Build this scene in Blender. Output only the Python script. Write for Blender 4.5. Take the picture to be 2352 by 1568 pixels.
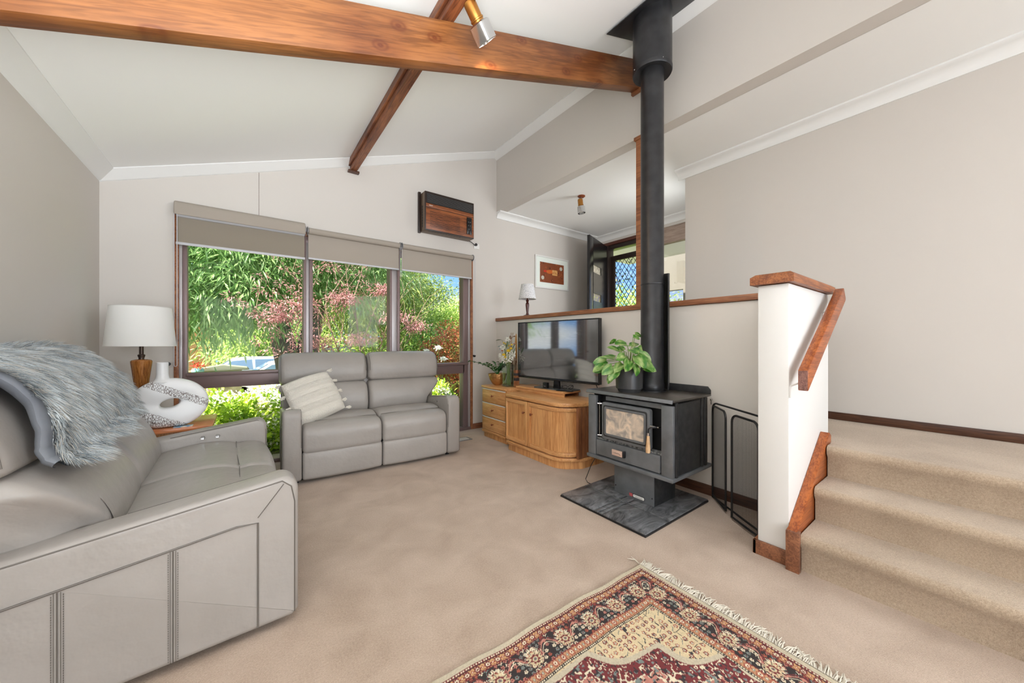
import bpy, bmesh, math, random
import numpy as np
from mathutils import Vector, Matrix, noise as mnoise
random.seed(7); np.random.seed(7)
for o in list(bpy.data.objects): bpy.data.objects.remove(o)
S = bpy.context.scene; COL = S.collection
PI = math.pi
# ------------------------------------------------------------------ camera
cam = bpy.data.cameras.new('camera'); camo = bpy.data.objects.new('camera', cam); COL.objects.link(camo)
cam.sensor_width = 36.0; cam.lens = 816.0/2352.0*36.0; cam.shift_y = 2.0/2352.0
cam.clip_start = 0.05; cam.clip_end = 300
camo.location = (0, 0, 1.15); camo.rotation_euler = (PI/2, 0, -math.atan(611/816.0))
S.camera = camo
# ------------------------------------------------------------------ world, sun, lights, exposure
S.view_settings.view_transform = 'Standard'; S.view_settings.look = 'None'
S.view_settings.exposure = 0.12; S.view_settings.gamma = 1.0; S.view_settings.use_curve_mapping = False
W = bpy.data.worlds.new('world'); S.world = W; W.use_nodes = True
nt = W.node_tree; nt.nodes.clear()
wo = nt.nodes.new('ShaderNodeOutputWorld'); bg = nt.nodes.new('ShaderNodeBackground')
tc = nt.nodes.new('ShaderNodeTexCoord'); nz = nt.nodes.new('ShaderNodeTexNoise'); rp = nt.nodes.new('ShaderNodeValToRGB')
mp = nt.nodes.new('ShaderNodeMapping'); mp.inputs['Scale'].default_value = (1, 1, 2.2)
nz.inputs['Scale'].default_value = 2.6; nz.inputs['Detail'].default_value = 6
rp.color_ramp.elements[0].position = .47; rp.color_ramp.elements[0].color = (.17, .33, .62, 1)
rp.color_ramp.elements[1].position = .62; rp.color_ramp.elements[1].color = (.72, .73, .75, 1)
nt.links.new(tc.outputs['Generated'], mp.inputs[0]); nt.links.new(mp.outputs[0], nz.inputs[0])
nt.links.new(nz.outputs[0], rp.inputs[0]); nt.links.new(rp.outputs[0], bg.inputs[0]); nt.links.new(bg.outputs[0], wo.inputs[0])
bg.inputs[1].default_value = 2.0
sl = bpy.data.lights.new('sun', 'SUN'); sl.energy = 19; sl.angle = .02; sl.color = (1, .95, .86)
so = bpy.data.objects.new('sun', sl); COL.objects.link(so); so.rotation_euler = Vector((-.6, -.12, .78)).to_track_quat('Z', 'Y').to_euler()
def area(name, loc, target, sx, sy, watts, color=(1, 1, 1)):
    l = bpy.data.lights.new(name, 'AREA'); l.shape = 'RECTANGLE'; l.size = sx; l.size_y = sy; l.energy = watts; l.color = color
    o = bpy.data.objects.new(name, l); COL.objects.link(o); o.location = loc
    o.rotation_euler = (Vector(target)-Vector(loc)).to_track_quat('-Z', 'Y').to_euler()
    return o
# assumed daylight from an unseen back-wall window behind the camera; the rest added fill
area('assumed_back_window', (.6, -6.35, 1.4), (.9, 0, 1.8), 3.0, 2.1, 40, (.90, .955, 1))  # assumed window, out of view, inferred from light coming from behind
area('added_left_fill', (-.86, -3.3, 1.35), (2.4, 1.2, 1.8), 2.6, 1.9, 125, (.90, .955, 1))  # added fill light inside the room; the left wall is solid
area('added_right_fill', (3.66, -3.6, 1.85), (-.8, 2.2, 2.4), 2.4, 1.7, 210, (.90, .955, 1))  # added fill for the ceiling and left wall; this wall has no window
area('added_entry_fill', (4.0, 2.02, 1.9), (3.7, 3.8, 2.0), .5, 1.5, 13, (.97, .99, 1))  # added fill to brighten the entry; the return wall is solid
fl_ = area('ceiling_bounce_fill', (-.1, -.5, 1.1), (-.35, .75, 3.1), 1.3, 1.2, 80, (.92, .965, 1)); fl_.data.spread = 2.0  # added upward fill standing in for a flash; lifts the ceiling

# ------------------------------------------------------------------ materials
def newmat(name):
    m = bpy.data.materials.new(name); m.use_nodes = True; nt = m.node_tree
    b = nt.nodes['Principled BSDF']; return m, nt, b
def setb(b, rough=.5, metal=0, spec=.5, coat=0, trans=0):
    b.inputs['Roughness'].default_value = rough; b.inputs['Metallic'].default_value = metal
    b.inputs['Specular IOR Level'].default_value = spec; b.inputs['Coat Weight'].default_value = coat
def srgb(*c):
    return tuple(((x/255)/12.92 if x/255 <= .04045 else ((x/255+.055)/1.055)**2.4) for x in c)+(1,)
def plain(name, c, rough=.5, metal=0, spec=.5, bump=None, var=None, coat=0):
    """c = sRGB 0-255; bump=(scale,strength,distance); var=(scale,c2,detail)"""
    m, nt, b = newmat(name); setb(b, rough, metal, spec, coat); b.inputs['Base Color'].default_value = srgb(*c)
    tc = nt.nodes.new('ShaderNodeTexCoord')
    if var:
        n = nt.nodes.new('ShaderNodeTexNoise'); n.inputs['Scale'].default_value = var[0]; n.inputs['Detail'].default_value = var[2] if len(var) > 2 else 3
        r = nt.nodes.new('ShaderNodeValToRGB'); r.color_ramp.elements[0].position = .35; r.color_ramp.elements[1].position = .65
        r.color_ramp.elements[0].color = srgb(*c); r.color_ramp.elements[1].color = srgb(*var[1])
        nt.links.new(tc.outputs['Object'], n.inputs[0]); nt.links.new(n.outputs[0], r.inputs[0]); nt.links.new(r.outputs[0], b.inputs['Base Color'])
    if bump:
        n = nt.nodes.new('ShaderNodeTexNoise'); n.inputs['Scale'].default_value = bump[0]; n.inputs['Detail'].default_value = 4
        bp = nt.nodes.new('ShaderNodeBump'); bp.inputs['Strength'].default_value = bump[1]; bp.inputs['Distance'].default_value = bump[2] if len(bump) > 2 else .01
        nt.links.new(tc.outputs['Object'], n.inputs[0]); nt.links.new(n.outputs[0], bp.inputs['Height']); nt.links.new(bp.outputs[0], b.inputs['Normal'])
    return m
def wood(name, c1, c2, axis='X', scale=6, rough=.4, stretch=12, dist=2.5, knots=False, band=True, coat=0.0):
    m, nt, b = newmat(name); setb(b, rough, 0, .45, coat)
    tc = nt.nodes.new('ShaderNodeTexCoord'); mp = nt.nodes.new('ShaderNodeMapping')
    sc = [scale]*3; sc['XYZ'.index(axis)] = scale/stretch; mp.inputs['Scale'].default_value = sc
    nt.links.new(tc.outputs['Object'], mp.inputs[0])
    n = nt.nodes.new('ShaderNodeTexNoise'); n.inputs['Scale'].default_value = 1.3; n.inputs['Detail'].default_value = 5; n.inputs['Distortion'].default_value = .6
    nt.links.new(mp.outputs[0], n.inputs[0])
    w = nt.nodes.new('ShaderNodeTexNoise'); w.inputs['Scale'].default_value = 9; w.inputs['Detail'].default_value = 6; w.inputs['Distortion'].default_value = dist*.3
    nt.links.new(mp.outputs[0], w.inputs[0])
    mx = nt.nodes.new('ShaderNodeMath'); mx.operation = 'MULTIPLY_ADD'; mx.inputs[1].default_value = .55; 
    nt.links.new(w.outputs[0], mx.inputs[0])
    m2 = nt.nodes.new('ShaderNodeMath'); m2.operation = 'MULTIPLY'; m2.inputs[1].default_value = .45
    nt.links.new(n.outputs[0], m2.inputs[0]); nt.links.new(m2.outputs[0], mx.inputs[2])
    r = nt.nodes.new('ShaderNodeValToRGB'); r.color_ramp.elements[0].position = .41; r.color_ramp.elements[1].position = .58
    r.color_ramp.elements[0].color = srgb(*c2); r.color_ramp.elements[1].color = srgb(*c1)
    nt.links.new(mx.outputs[0], r.inputs[0]); out = r.outputs[0]
    if knots:
        mk = nt.nodes.new('ShaderNodeMapping'); mk.inputs['Scale'].default_value = (2.7, 4.4, 4.4) if axis == 'X' else (6, 2.4, 6); mk.inputs['Location'].default_value = (.3, .37, .1)
        if axis == 'X': mk.inputs['Rotation'].default_value = (PI/2, 0, 0)
        nt.links.new(tc.outputs['Object'], mk.inputs[0])
        v = nt.nodes.new('ShaderNodeTexVoronoi'); v.voronoi_dimensions = '2D'; v.inputs['Scale'].default_value = 1.0; v.inputs['Randomness'].default_value = .9; nt.links.new(mk.outputs[0], v.inputs[0])
        # rings round each knot
        sn = nt.nodes.new('ShaderNodeMath'); sn.operation = 'MULTIPLY'; sn.inputs[1].default_value = 75; nt.links.new(v.outputs['Distance'], sn.inputs[0])
        s3 = nt.nodes.new('ShaderNodeMath'); s3.operation = 'SINE'; nt.links.new(sn.outputs[0], s3.inputs[0])
        kr = nt.nodes.new('ShaderNodeValToRGB'); kr.color_ramp.elements[0].position = .07; kr.color_ramp.elements[0].color = (1, 1, 1, 1); kr.color_ramp.elements[1].position = .17; kr.color_ramp.elements[1].color = (0, 0, 0, 1)
        nt.links.new(v.outputs['Distance'], kr.inputs[0])
        sm = nt.nodes.new('ShaderNodeMath'); sm.operation = 'MULTIPLY_ADD'; sm.inputs[1].default_value = .25; sm.inputs[2].default_value = .55; nt.links.new(s3.outputs[0], sm.inputs[0])
        sm2 = nt.nodes.new('ShaderNodeMath'); sm2.operation = 'MULTIPLY'; nt.links.new(sm.outputs[0], sm2.inputs[0]); nt.links.new(kr.outputs[0], sm2.inputs[1])
        mc = nt.nodes.new('ShaderNodeMixRGB'); nt.links.new(sm2.outputs[0], mc.inputs[0]); nt.links.new(out, mc.inputs[1]); mc.inputs[2].default_value = srgb(92, 38, 14); out = mc.outputs[0]
        # broad light and dark patches of the stained board
        pn = nt.nodes.new('ShaderNodeTexNoise'); pn.inputs['Scale'].default_value = 1.6; nt.links.new(tc.outputs['Object'], pn.inputs[0])
        pr = nt.nodes.new('ShaderNodeValToRGB'); pr.color_ramp.elements[0].position = .38; pr.color_ramp.elements[0].color = (.62, .5, .42, 1); pr.color_ramp.elements[1].position = .58; pr.color_ramp.elements[1].color = (1, 1, 1, 1)
        nt.links.new(pn.outputs[0], pr.inputs[0])
        mm = nt.nodes.new('ShaderNodeMixRGB'); mm.blend_type = 'MULTIPLY'; mm.inputs[0].default_value = 1; nt.links.new(out, mm.inputs[1]); nt.links.new(pr.outputs[0], mm.inputs[2]); out = mm.outputs[0]
    nt.links.new(out, b.inputs['Base Color'])
    bp = nt.nodes.new('ShaderNodeBump'); bp.inputs['Strength'].default_value = .12; bp.inputs['Distance'].default_value = .004
    nt.links.new(mx.outputs[0], bp.inputs['Height']); nt.links.new(bp.outputs[0], b.inputs['Normal'])
    return m
def carpet(name, c1, c2, scale=420, big=4.5):
    m, nt, b = newmat(name); setb(b, .95, 0, .1); b.inputs['Sheen Weight'].default_value = .25
    tc = nt.nodes.new('ShaderNodeTexCoord')
    n = nt.nodes.new('ShaderNodeTexNoise'); n.inputs['Scale'].default_value = scale; n.inputs['Detail'].default_value = 2
    n2 = nt.nodes.new('ShaderNodeTexNoise'); n2.inputs['Scale'].default_value = big; n2.inputs['Detail'].default_value = 5; n2.inputs['Distortion'].default_value = .5
    n3 = nt.nodes.new('ShaderNodeTexNoise'); n3.inputs['Scale'].default_value = scale*.33; n3.inputs['Detail'].default_value = 3
    for k in (n, n2, n3): nt.links.new(tc.outputs['Object'], k.inputs[0])
    r = nt.nodes.new('ShaderNodeValToRGB'); r.color_ramp.elements[0].position = .3; r.color_ramp.elements[1].position = .7
    r.color_ramp.elements[0].color = srgb(*c2); r.color_ramp.elements[1].color = srgb(*c1)
    a = nt.nodes.new('ShaderNodeMath'); a.operation = 'MULTIPLY_ADD'; a.inputs[1].default_value = .40
    a2 = nt.nodes.new('ShaderNodeMath'); a2.operation = 'MULTIPLY_ADD'; a2.inputs[1].default_value = .34
    a3 = nt.nodes.new('ShaderNodeMath'); a3.operation = 'MULTIPLY'; a3.inputs[1].default_value = .26
    nt.links.new(n3.outputs[0], a3.inputs[0]); nt.links.new(n2.outputs[0], a2.inputs[0]); nt.links.new(a3.outputs[0], a2.inputs[2])
    nt.links.new(n.outputs[0], a.inputs[0]); nt.links.new(a2.outputs[0], a.inputs[2]); nt.links.new(a.outputs[0], r.inputs[0]); nt.links.new(r.outputs[0], b.inputs['Base Color'])
    bp = nt.nodes.new('ShaderNodeBump'); bp.inputs['Strength'].default_value = .6; bp.inputs['Distance'].default_value = .006
    nt.links.new(n.outputs[0], bp.inputs['Height']); nt.links.new(bp.outputs[0], b.inputs['Normal'])
    return m
def leafmat(name, rough=.45, trans=.35):
    m, nt, b = newmat(name); setb(b, rough, 0, .4)
    at = nt.nodes.new('ShaderNodeAttribute'); at.attribute_name = 'Col'
    nt.links.new(at.outputs['Color'], b.inputs['Base Color'])
    t = nt.nodes.new('ShaderNodeBsdfTranslucent'); nt.links.new(at.outputs['Color'], t.inputs[0])
    mx = nt.nodes.new('ShaderNodeMixShader'); mx.inputs[0].default_value = trans
    nt.links.new(b.outputs[0], mx.inputs[1]); nt.links.new(t.outputs[0], mx.inputs[2]); nt.links.new(mx.outputs[0], nt.nodes['Material Output'].inputs[0])
    return m
def colmat(name, rough=.9, bump=None):
    m, nt, b = newmat(name); setb(b, rough, 0, .15)
    at = nt.nodes.new('ShaderNodeAttribute'); at.attribute_name = 'Col'
    nt.links.new(at.outputs['Color'], b.inputs['Base Color'])
    if bump:
        tc = nt.nodes.new('ShaderNodeTexCoord'); n = nt.nodes.new('ShaderNodeTexNoise'); n.inputs['Scale'].default_value = bump[0]
        bp = nt.nodes.new('ShaderNodeBump'); bp.inputs['Strength'].default_value = bump[1]; bp.inputs['Distance'].default_value = .004
        nt.links.new(tc.outputs['Object'], n.inputs[0]); nt.links.new(n.outputs[0], bp.inputs['Height']); nt.links.new(bp.outputs[0], b.inputs['Normal'])
    return m
def glass(name, tint=(1, 1, 1), ior=1.45, refl=1.0):
    m = bpy.data.materials.new(name); m.use_nodes = True; nt = m.node_tree; nt.nodes.clear()
    o = nt.nodes.new('ShaderNodeOutputMaterial'); t = nt.nodes.new('ShaderNodeBsdfTransparent'); t.inputs[0].default_value = tint+(1,)
    g = nt.nodes.new('ShaderNodeBsdfGlossy'); g.inputs['Roughness'].default_value = .01
    f = nt.nodes.new('ShaderNodeLayerWeight'); f.inputs[0].default_value = .5; f0 = ((ior-1)/(ior+1))**2
    pw = nt.nodes.new('ShaderNodeMath'); pw.operation = 'POWER'; pw.inputs[1].default_value = 5; nt.links.new(f.outputs['Facing'], pw.inputs[0])
    ma = nt.nodes.new('ShaderNodeMath'); ma.operation = 'MULTIPLY_ADD'; ma.inputs[1].default_value = 1-f0; ma.inputs[2].default_value = f0; nt.links.new(pw.outputs[0], ma.inputs[0])
    mu = nt.nodes.new('ShaderNodeMath'); mu.operation = 'MULTIPLY'; mu.inputs[1].default_value = refl; nt.links.new(ma.outputs[0], mu.inputs[0])
    x = nt.nodes.new('ShaderNodeMixShader'); nt.links.new(mu.outputs[0], x.inputs[0]); nt.links.new(t.outputs[0], x.inputs[1]); nt.links.new(g.outputs[0], x.inputs[2]); nt.links.new(x.outputs[0], o.inputs[0])
    return m
def fabric_translucent(name, c, t=.3):
    m, nt, b = newmat(name); setb(b, .9, 0, .1); b.inputs['Base Color'].default_value = srgb(*c)
    tr = nt.nodes.new('ShaderNodeBsdfTranslucent'); tr.inputs[0].default_value = srgb(*c)
    mx = nt.nodes.new('ShaderNodeMixShader'); mx.inputs[0].default_value = t
    nt.links.new(b.outputs[0], mx.inputs[1]); nt.links.new(tr.outputs[0], mx.inputs[2]); nt.links.new(mx.outputs[0], nt.nodes['Material Output'].inputs[0])
    return m
M = {}
M['wall'] = plain('wall_paint', (208, 202, 195), .75, bump=(90, .05, .002))
M['ceil'] = plain('ceiling_paint', (244, 244, 242), .8)
M['cornice'] = plain('cornice_paint', (234, 234, 232), .6)
M['halfpaint'] = plain('half_wall_paint', (226, 220, 212), .7)
M['white'] = plain('white_paint', (226, 224, 220), .45)
M['carpet'] = carpet('beige_carpet', (216, 194, 174), (152, 128, 108))
M['stair'] = carpet('stair_carpet', (210, 190, 166), (138, 116, 96), 380, 2.2)
M['leather'] = plain('grey_leather', (163, 157, 151), .38, spec=.45, bump=(9, .35, .02), var=(3, (156, 150, 144)))
M['leather_dark'] = plain('grey_leather_piping', (104, 98, 92), .5)
M['basedark'] = plain('black_lining', (30, 28, 27), .9)  # near-black colour of the sofa base box
M['redwood'] = wood('oiled_beam_timber', (142, 90, 48), (110, 66, 32), 'X', 9, .42, 14, knots=True)
M['redwoodY'] = wood('oiled_purlin_timber', (172, 108, 68), (112, 64, 40), 'Y', 9, .5, 14, knots=True)
M['capY'] = wood('rail_cap_timber', (170, 112, 74), (126, 78, 52), 'Y', 12, .45, 16)
M['capX'] = wood('stub_cap_timber', (168, 104, 62), (118, 66, 40), 'X', 12, .45, 16)
M['railwood'] = wood('handrail_timber', (176, 98, 48), (128, 62, 28), 'X', 12, .35, 16)
M['endgrain'] = wood('handrail_end_grain', (150, 108, 98), (104, 70, 62), 'Z', 40, .7, 2)
M['darkbase'] = wood('dark_skirting_timber', (96, 62, 44), (62, 38, 28), 'Y', 12, .4, 16)
M['basetimber'] = wood('skirting_timber', (150, 98, 68), (110, 68, 48), 'X', 12, .45, 16)
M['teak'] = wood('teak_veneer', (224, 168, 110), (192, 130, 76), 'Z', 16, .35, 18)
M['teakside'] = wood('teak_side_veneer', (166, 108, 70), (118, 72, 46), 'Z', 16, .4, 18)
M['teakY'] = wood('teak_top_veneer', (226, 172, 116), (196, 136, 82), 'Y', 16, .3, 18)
M['knobwood'] = plain('dark_wood_knob', (128, 66, 38), .35)
M['blacksteel'] = plain('black_flue_steel', (40, 40, 42), .38, .3, bump=(30, .05, .004), var=(14, (52, 52, 54)))
M['stove'] = plain('grey_stove_enamel', (120, 122, 125), .45, .35, var=(9, (104, 106, 108)), bump=(60, .08, .002))
M['stovedark'] = plain('dark_stove_steel', (46, 46, 47), .45, .3, var=(24, (60, 60, 60)), bump=(120, .1, .002))
M['stovetop'] = plain('stove_top_plate', (72, 68, 64), .32, .4, var=(7, (92, 86, 80)))
M['chrome'] = plain('chrome', (205, 205, 205), .15, 1)
M['brass'] = plain('aged_brass', (176, 122, 60), .3, .9)
M['alu'] = plain('grey_aluminium', (150, 150, 152), .4, .5)
M['frame'] = plain('brown_aluminium_frame', (126, 106, 104), .35, .2)
M['framelight'] = plain('pale_aluminium_channel', (176, 170, 170), .35, .3)
M['blind'] = fabric_translucent('blind_fabric', (186, 176, 164), .25)
M['blind_inner'] = fabric_translucent('inner_blind_fabric', (158, 148, 134), .2)
M['blindbar'] = plain('blind_bottom_bar', (196, 196, 200), .4)
M['glass'] = glass('window_glass', (.97, .985, .97), 1.45, .12)
M['vaseglass'] = glass('vase_glass', (.9, .94, .93), 1.5)
M['black'] = plain('black_plastic', (24, 24, 26), .4)
M['blackgloss'] = plain('black_door_paint', (30, 29, 30), .22)
M['shade'] = fabric_translucent('white_lampshade_linen', (252, 251, 248), .3)
M['ceramic'] = plain('white_ceramic', (226, 226, 226), .35)
M['lining'] = plain('grey_velvet_lining', (118, 122, 128), .6, bump=(14, .4, .01), var=(6, (96, 100, 108)))
M['cream'] = plain('cream_tufted_cotton', (232, 226, 214), .95, bump=(160, .9, .01))
M['leaf'] = leafmat('leaf'); M['fur'] = colmat('fur_fibre', .7); M['rug'] = colmat('woven_rug', .95, (500, .5))
M['fringe'] = plain('rug_fringe', (214, 206, 190), .9)
# ------------------------------------------------------------------ helpers
class MB:
    def __init__(s): s.v = []; s.f = []
    def box(s, x0, x1, y0, y1, z0, z1):
        n = len(s.v); s.v += [(x0,y0,z0),(x1,y0,z0),(x1,y1,z0),(x0,y1,z0),(x0,y0,z1),(x1,y0,z1),(x1,y1,z1),(x0,y1,z1)]
        s.f += [[n+i for i in q] for q in ((3,2,1,0),(4,5,6,7),(0,1,5,4),(1,2,6,5),(2,3,7,6),(3,0,4,7))]; return s
    def prism(s, pts, axis, a, b):
        """pts 2D polygon; axis X:(y,z) Y:(x,z) Z:(x,y); extruded from a to b"""
        mk = {'X': lambda p, t: (t, p[0], p[1]), 'Y': lambda p, t: (p[0], t, p[1]), 'Z': lambda p, t: (p[0], p[1], t)}[axis]
        n = len(s.v); k = len(pts); s.v += [mk(p, a) for p in pts]+[mk(p, b) for p in pts]
        s.f += [[n+i for i in range(k)][::-1], [n+k+i for i in range(k)]]
        for i in range(k): j = (i+1) % k; s.f.append([n+i, n+j, n+k+j, n+k+i])
        return s
    def tube(s, path, r, seg=8, cap=True, close=False):
        path = [Vector(p) for p in path]; k = len(path); n = len(s.v); up = None
        rr = r if isinstance(r, (list, tuple)) else [r]*k
        for i, p in enumerate(path):
            if close: t = path[(i+1) % k]-path[i-1]
            else: t = path[min(i+1, k-1)]-path[max(i-1, 0)]
            if t.length < 1e-9: t = Vector((0,0,1))
            t.normalize()
            if up is None:
                up = Vector((0,0,1)) if abs(t.z) < .9 else Vector((1,0,0))
            a = (up-t*up.dot(t)); 
            if a.length < 1e-6: a = t.orthogonal()
            a.normalize(); up = a; b = t.cross(a)
            for j in range(seg):
                w = 2*PI*j/seg; q = p+(a*math.cos(w)+b*math.sin(w))*rr[i]; s.v.append(tuple(q))
        for i in range(k if close else k-1):
            i2 = (i+1) % k
            for j in range(seg):
                j2 = (j+1) % seg; s.f.append([n+i*seg+j, n+i*seg+j2, n+i2*seg+j2, n+i2*seg+j])
        if cap and not close:
            s.f.append([n+j for j in range(seg)][::-1]); s.f.append([n+(k-1)*seg+j for j in range(seg)])
        return s
    def lathe(s, prof, c=(0,0,0), seg=24, m=None):
        n = len(s.v); k = len(prof)
        for (r, z) in prof:
            for j in range(seg):
                w = 2*PI*j/seg; p = Vector((r*math.cos(w), r*math.sin(w), z))
                if m is not None: p = m @ p
                s.v.append((p.x+c[0], p.y+c[1], p.z+c[2]))
        for i in range(k-1):
            for j in range(seg):
                j2 = (j+1) % seg; s.f.append([n+i*seg+j, n+i*seg+j2, n+(i+1)*seg+j2, n+(i+1)*seg+j])
        if prof[0][0] > 1e-5: s.f.append([n+j for j in range(seg)][::-1])
        if prof[-1][0] > 1e-5: s.f.append([n+(k-1)*seg+j for j in range(seg)])
        return s
    def grid(s, fn, nu, nv, closeu=False):
        n = len(s.v)
        for i in range(nu):
            for j in range(nv): s.v.append(tuple(fn(i/(nu if closeu else nu-1), j/(nv-1))))
        for i in range(nu if closeu else nu-1):
            i2 = (i+1) % nu
            for j in range(nv-1): s.f.append([n+i*nv+j, n+i2*nv+j, n+i2*nv+j+1, n+i*nv+j+1])
        return s
    def bar(s, p0, p1, w, h, up=(0,0,1)):
        p0 = Vector(p0); p1 = Vector(p1); t = (p1-p0).normalized(); u = Vector(up); u = (u-t*u.dot(t)).normalized(); r = t.cross(u); n = len(s.v)
        for p in (p0, p1):
            for a, b in ((-1,-1),(1,-1),(1,1),(-1,1)): s.v.append(tuple(p+r*a*w/2+u*b*h/2))
        s.f += [[n+i for i in q] for q in ((3,2,1,0),(4,5,6,7),(0,1,5,4),(1,2,6,5),(2,3,7,6),(3,0,4,7))]; return s
    def xf(s, m): s.v = [tuple(m @ Vector(p)) for p in s.v]; return s
def link(name, mb, mat, parent=None, smooth=False, bev=0, seg=2, angle=40, normals=True):
    me = bpy.data.meshes.new(name); me.from_pydata(mb.v, [], mb.f); me.update()
    if normals:
        bm = bmesh.new(); bm.from_mesh(me); bmesh.ops.recalc_face_normals(bm, faces=bm.faces[:])
        if bev: 
            ed = [e for e in bm.edges if len(e.link_faces) == 2 and e.calc_face_angle(0) > math.radians(30)]
            try: bmesh.ops.bevel(bm, geom=ed, offset=bev, segments=seg, affect='EDGES', profile=.5, clamp_overlap=True)
            except Exception: pass
        bm.to_mesh(me); bm.free()
    if smooth or bev:
        me.polygons.foreach_set('use_smooth', [True]*len(me.polygons))
        try: me.set_sharp_from_angle(angle=math.radians(angle))
        except Exception: pass
    me.materials.append(M[mat] if isinstance(mat, str) else mat)
    o = bpy.data.objects.new(name, me); COL.objects.link(o)
    if parent: o.parent = parent
    return o
def thing(name, label, cat, loc=(0,0,0), rz=0, group=None):
    o = bpy.data.objects.new(name, None); COL.objects.link(o); o.empty_display_size = .1
    o.location = loc; o.rotation_euler = (0,0,rz); o['label'] = label; o['category'] = cat
    if group: o['group'] = group
    return o
def tag(o, label, cat, group=None, kind=None):
    o['label'] = label; o['category'] = cat
    if group: o['group'] = group
    if kind: o['kind'] = kind
    return o
def struct(name, mb, mat, bev=0, parent=None, **k):
    o = link(name, mb, mat, parent, bev=bev, **k)
    if not parent: o['kind'] = 'structure'
    return o
def setlabel(o, l): o['label'] = l; return o
def npmesh(name, verts, faces, mat, parent=None, col=None, smooth=False):
    """verts (n,3) faces (m,k) equal-size polygons; col (n,3) linear"""
    me = bpy.data.meshes.new(name); verts = np.asarray(verts, np.float32); faces = np.asarray(faces, np.int32)
    n = len(verts); m, k = faces.shape
    me.vertices.add(n); me.vertices.foreach_set('co', verts.ravel())
    me.loops.add(m*k); me.loops.foreach_set('vertex_index', faces.ravel())
    me.polygons.add(m); me.polygons.foreach_set('loop_start', np.arange(0, m*k, k, dtype=np.int32))
    try: me.polygons.foreach_set('loop_total', np.full(m, k, np.int32))
    except Exception: pass
    me.polygons.foreach_set('use_smooth', np.full(m, smooth, bool))
    me.update(calc_edges=True)
    if col is not None:
        at = me.color_attributes.new('Col', 'FLOAT_COLOR', 'POINT')
        c4 = np.ones((n, 4), np.float32); c4[:, :3] = col; at.data.foreach_set('color', c4.ravel())
    me.materials.append(M[mat] if isinstance(mat, str) else mat)
    o = bpy.data.objects.new(name, me); COL.objects.link(o)
    if parent: o.parent = parent
    return o
def lin(*c): return np.array(srgb(*c)[:3])
def smoothloop(pts, n):
    """closed Catmull-Rom through pts, n samples"""
    P = np.array(pts, float); k = len(P); out = []
    for i in range(n):
        t = i*k/n; a = int(t) % k; u = t-int(t)
        p0, p1, p2, p3 = P[a-1], P[a], P[(a+1) % k], P[(a+2) % k]
        out.append(.5*((2*p1)+(-p0+p2)*u+(2*p0-5*p1+4*p2-p3)*u*u+(-p0+3*p1-3*p2+p3)*u**3))
    return np.array(out)
def pillow(prof, x0, x1, r=.03, bulge=.008, n=48, nx=16, raw=False, ripple=0):
    """closed (y,z) profile swept along x, edges rounded by r, faces bulging between the ends"""
    P = np.array(prof, float) if raw else smoothloop(prof, n); k = len(P)
    d = np.roll(P, -1, 0)-np.roll(P, 1, 0); d /= (np.linalg.norm(d, axis=1)[:, None]+1e-9); N = np.stack([d[:, 1], -d[:, 0]], 1)
    c = P.mean(0)
    if ((P-c)*N).sum() < 0: N = -N
    st = []
    for i in range(5): a = PI/2*i/5; st.append((x0+r*(1-math.sin(a)), -r*(1-math.cos(a))-0.0))
    st = [(x0+r*(1-math.cos(a)), -r*(1-math.sin(a))) for a in [PI/2*i/5 for i in range(5)]]
    mid = [(x0+r+(x1-x0-2*r)*i/nx, 0) for i in range(nx+1)]
    en = [(x1-(x-x0), o) for x, o in st][::-1]
    mb = MB()
    for (x, o) in st+mid+en:
        s = (x-x0)/(x1-x0); o2 = o+bulge*max(0, math.sin(PI*s))**.6
        if ripple: o2 += ripple*math.sin(s*31)*math.sin(s*13+1)
        for q in P+N*o2: mb.v.append((x, q[0], q[1]))
    m = len(st)*2+len(mid)
    for i in range(m-1):
        for j in range(k): j2 = (j+1) % k; mb.f.append([i*k+j, i*k+j2, (i+1)*k+j2, (i+1)*k+j])
    mb.f.append(list(range(k))); mb.f.append([(m-1)*k+j for j in range(k)][::-1])
    return mb
def rrect(w, h, r, n=5, cx=0, cy=0):
    out = []
    for (sx, sy, a0) in ((1,1,0),(-1,1,90),(-1,-1,180),(1,-1,270)):
        for i in range(n+1):
            a = math.radians(a0+90*i/n); out.append((cx+sx*(w/2-r)+r*math.cos(a), cy+sy*(h/2-r)+r*math.sin(a)))
    return out
def fin(o, sub=0):
    if sub:
        m = o.modifiers.new('s', 'SUBSURF'); m.levels = sub; m.render_levels = sub
    return o
def copytree(o, label=None, parent=None):
    c = o.copy(); COL.objects.link(c)
    if parent: c.parent = parent
    if label: c['label'] = label
    for ch in [x for x in bpy.data.objects if x.parent == o]: copytree(ch, None, c)
    return c
# ------------------------------------------------------------------ room shell
UF = .545            # upper floor level
RK = .3577           # rake of the ceiling
XL, YW, XH, XE, XS = -.905, 4.10, 2.80, 4.93, 3.72
YB = -6.5
def cz(x, z0=2.46): return z0+RK*(x-XL)
fl = MB(); fl.box(XL-.15, 2.95, YB, YW+.02, -.12, 0); struct('floor', fl, 'carpet')
fl = MB(); fl.box(XH+.02, XE+.1, .56, YW, UF-.12, UF-.001); fl.box(XH+.02, XE+.1, YB, .56, UF-.12, UF-.001); o = struct('floor', fl, 'stair')
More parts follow.
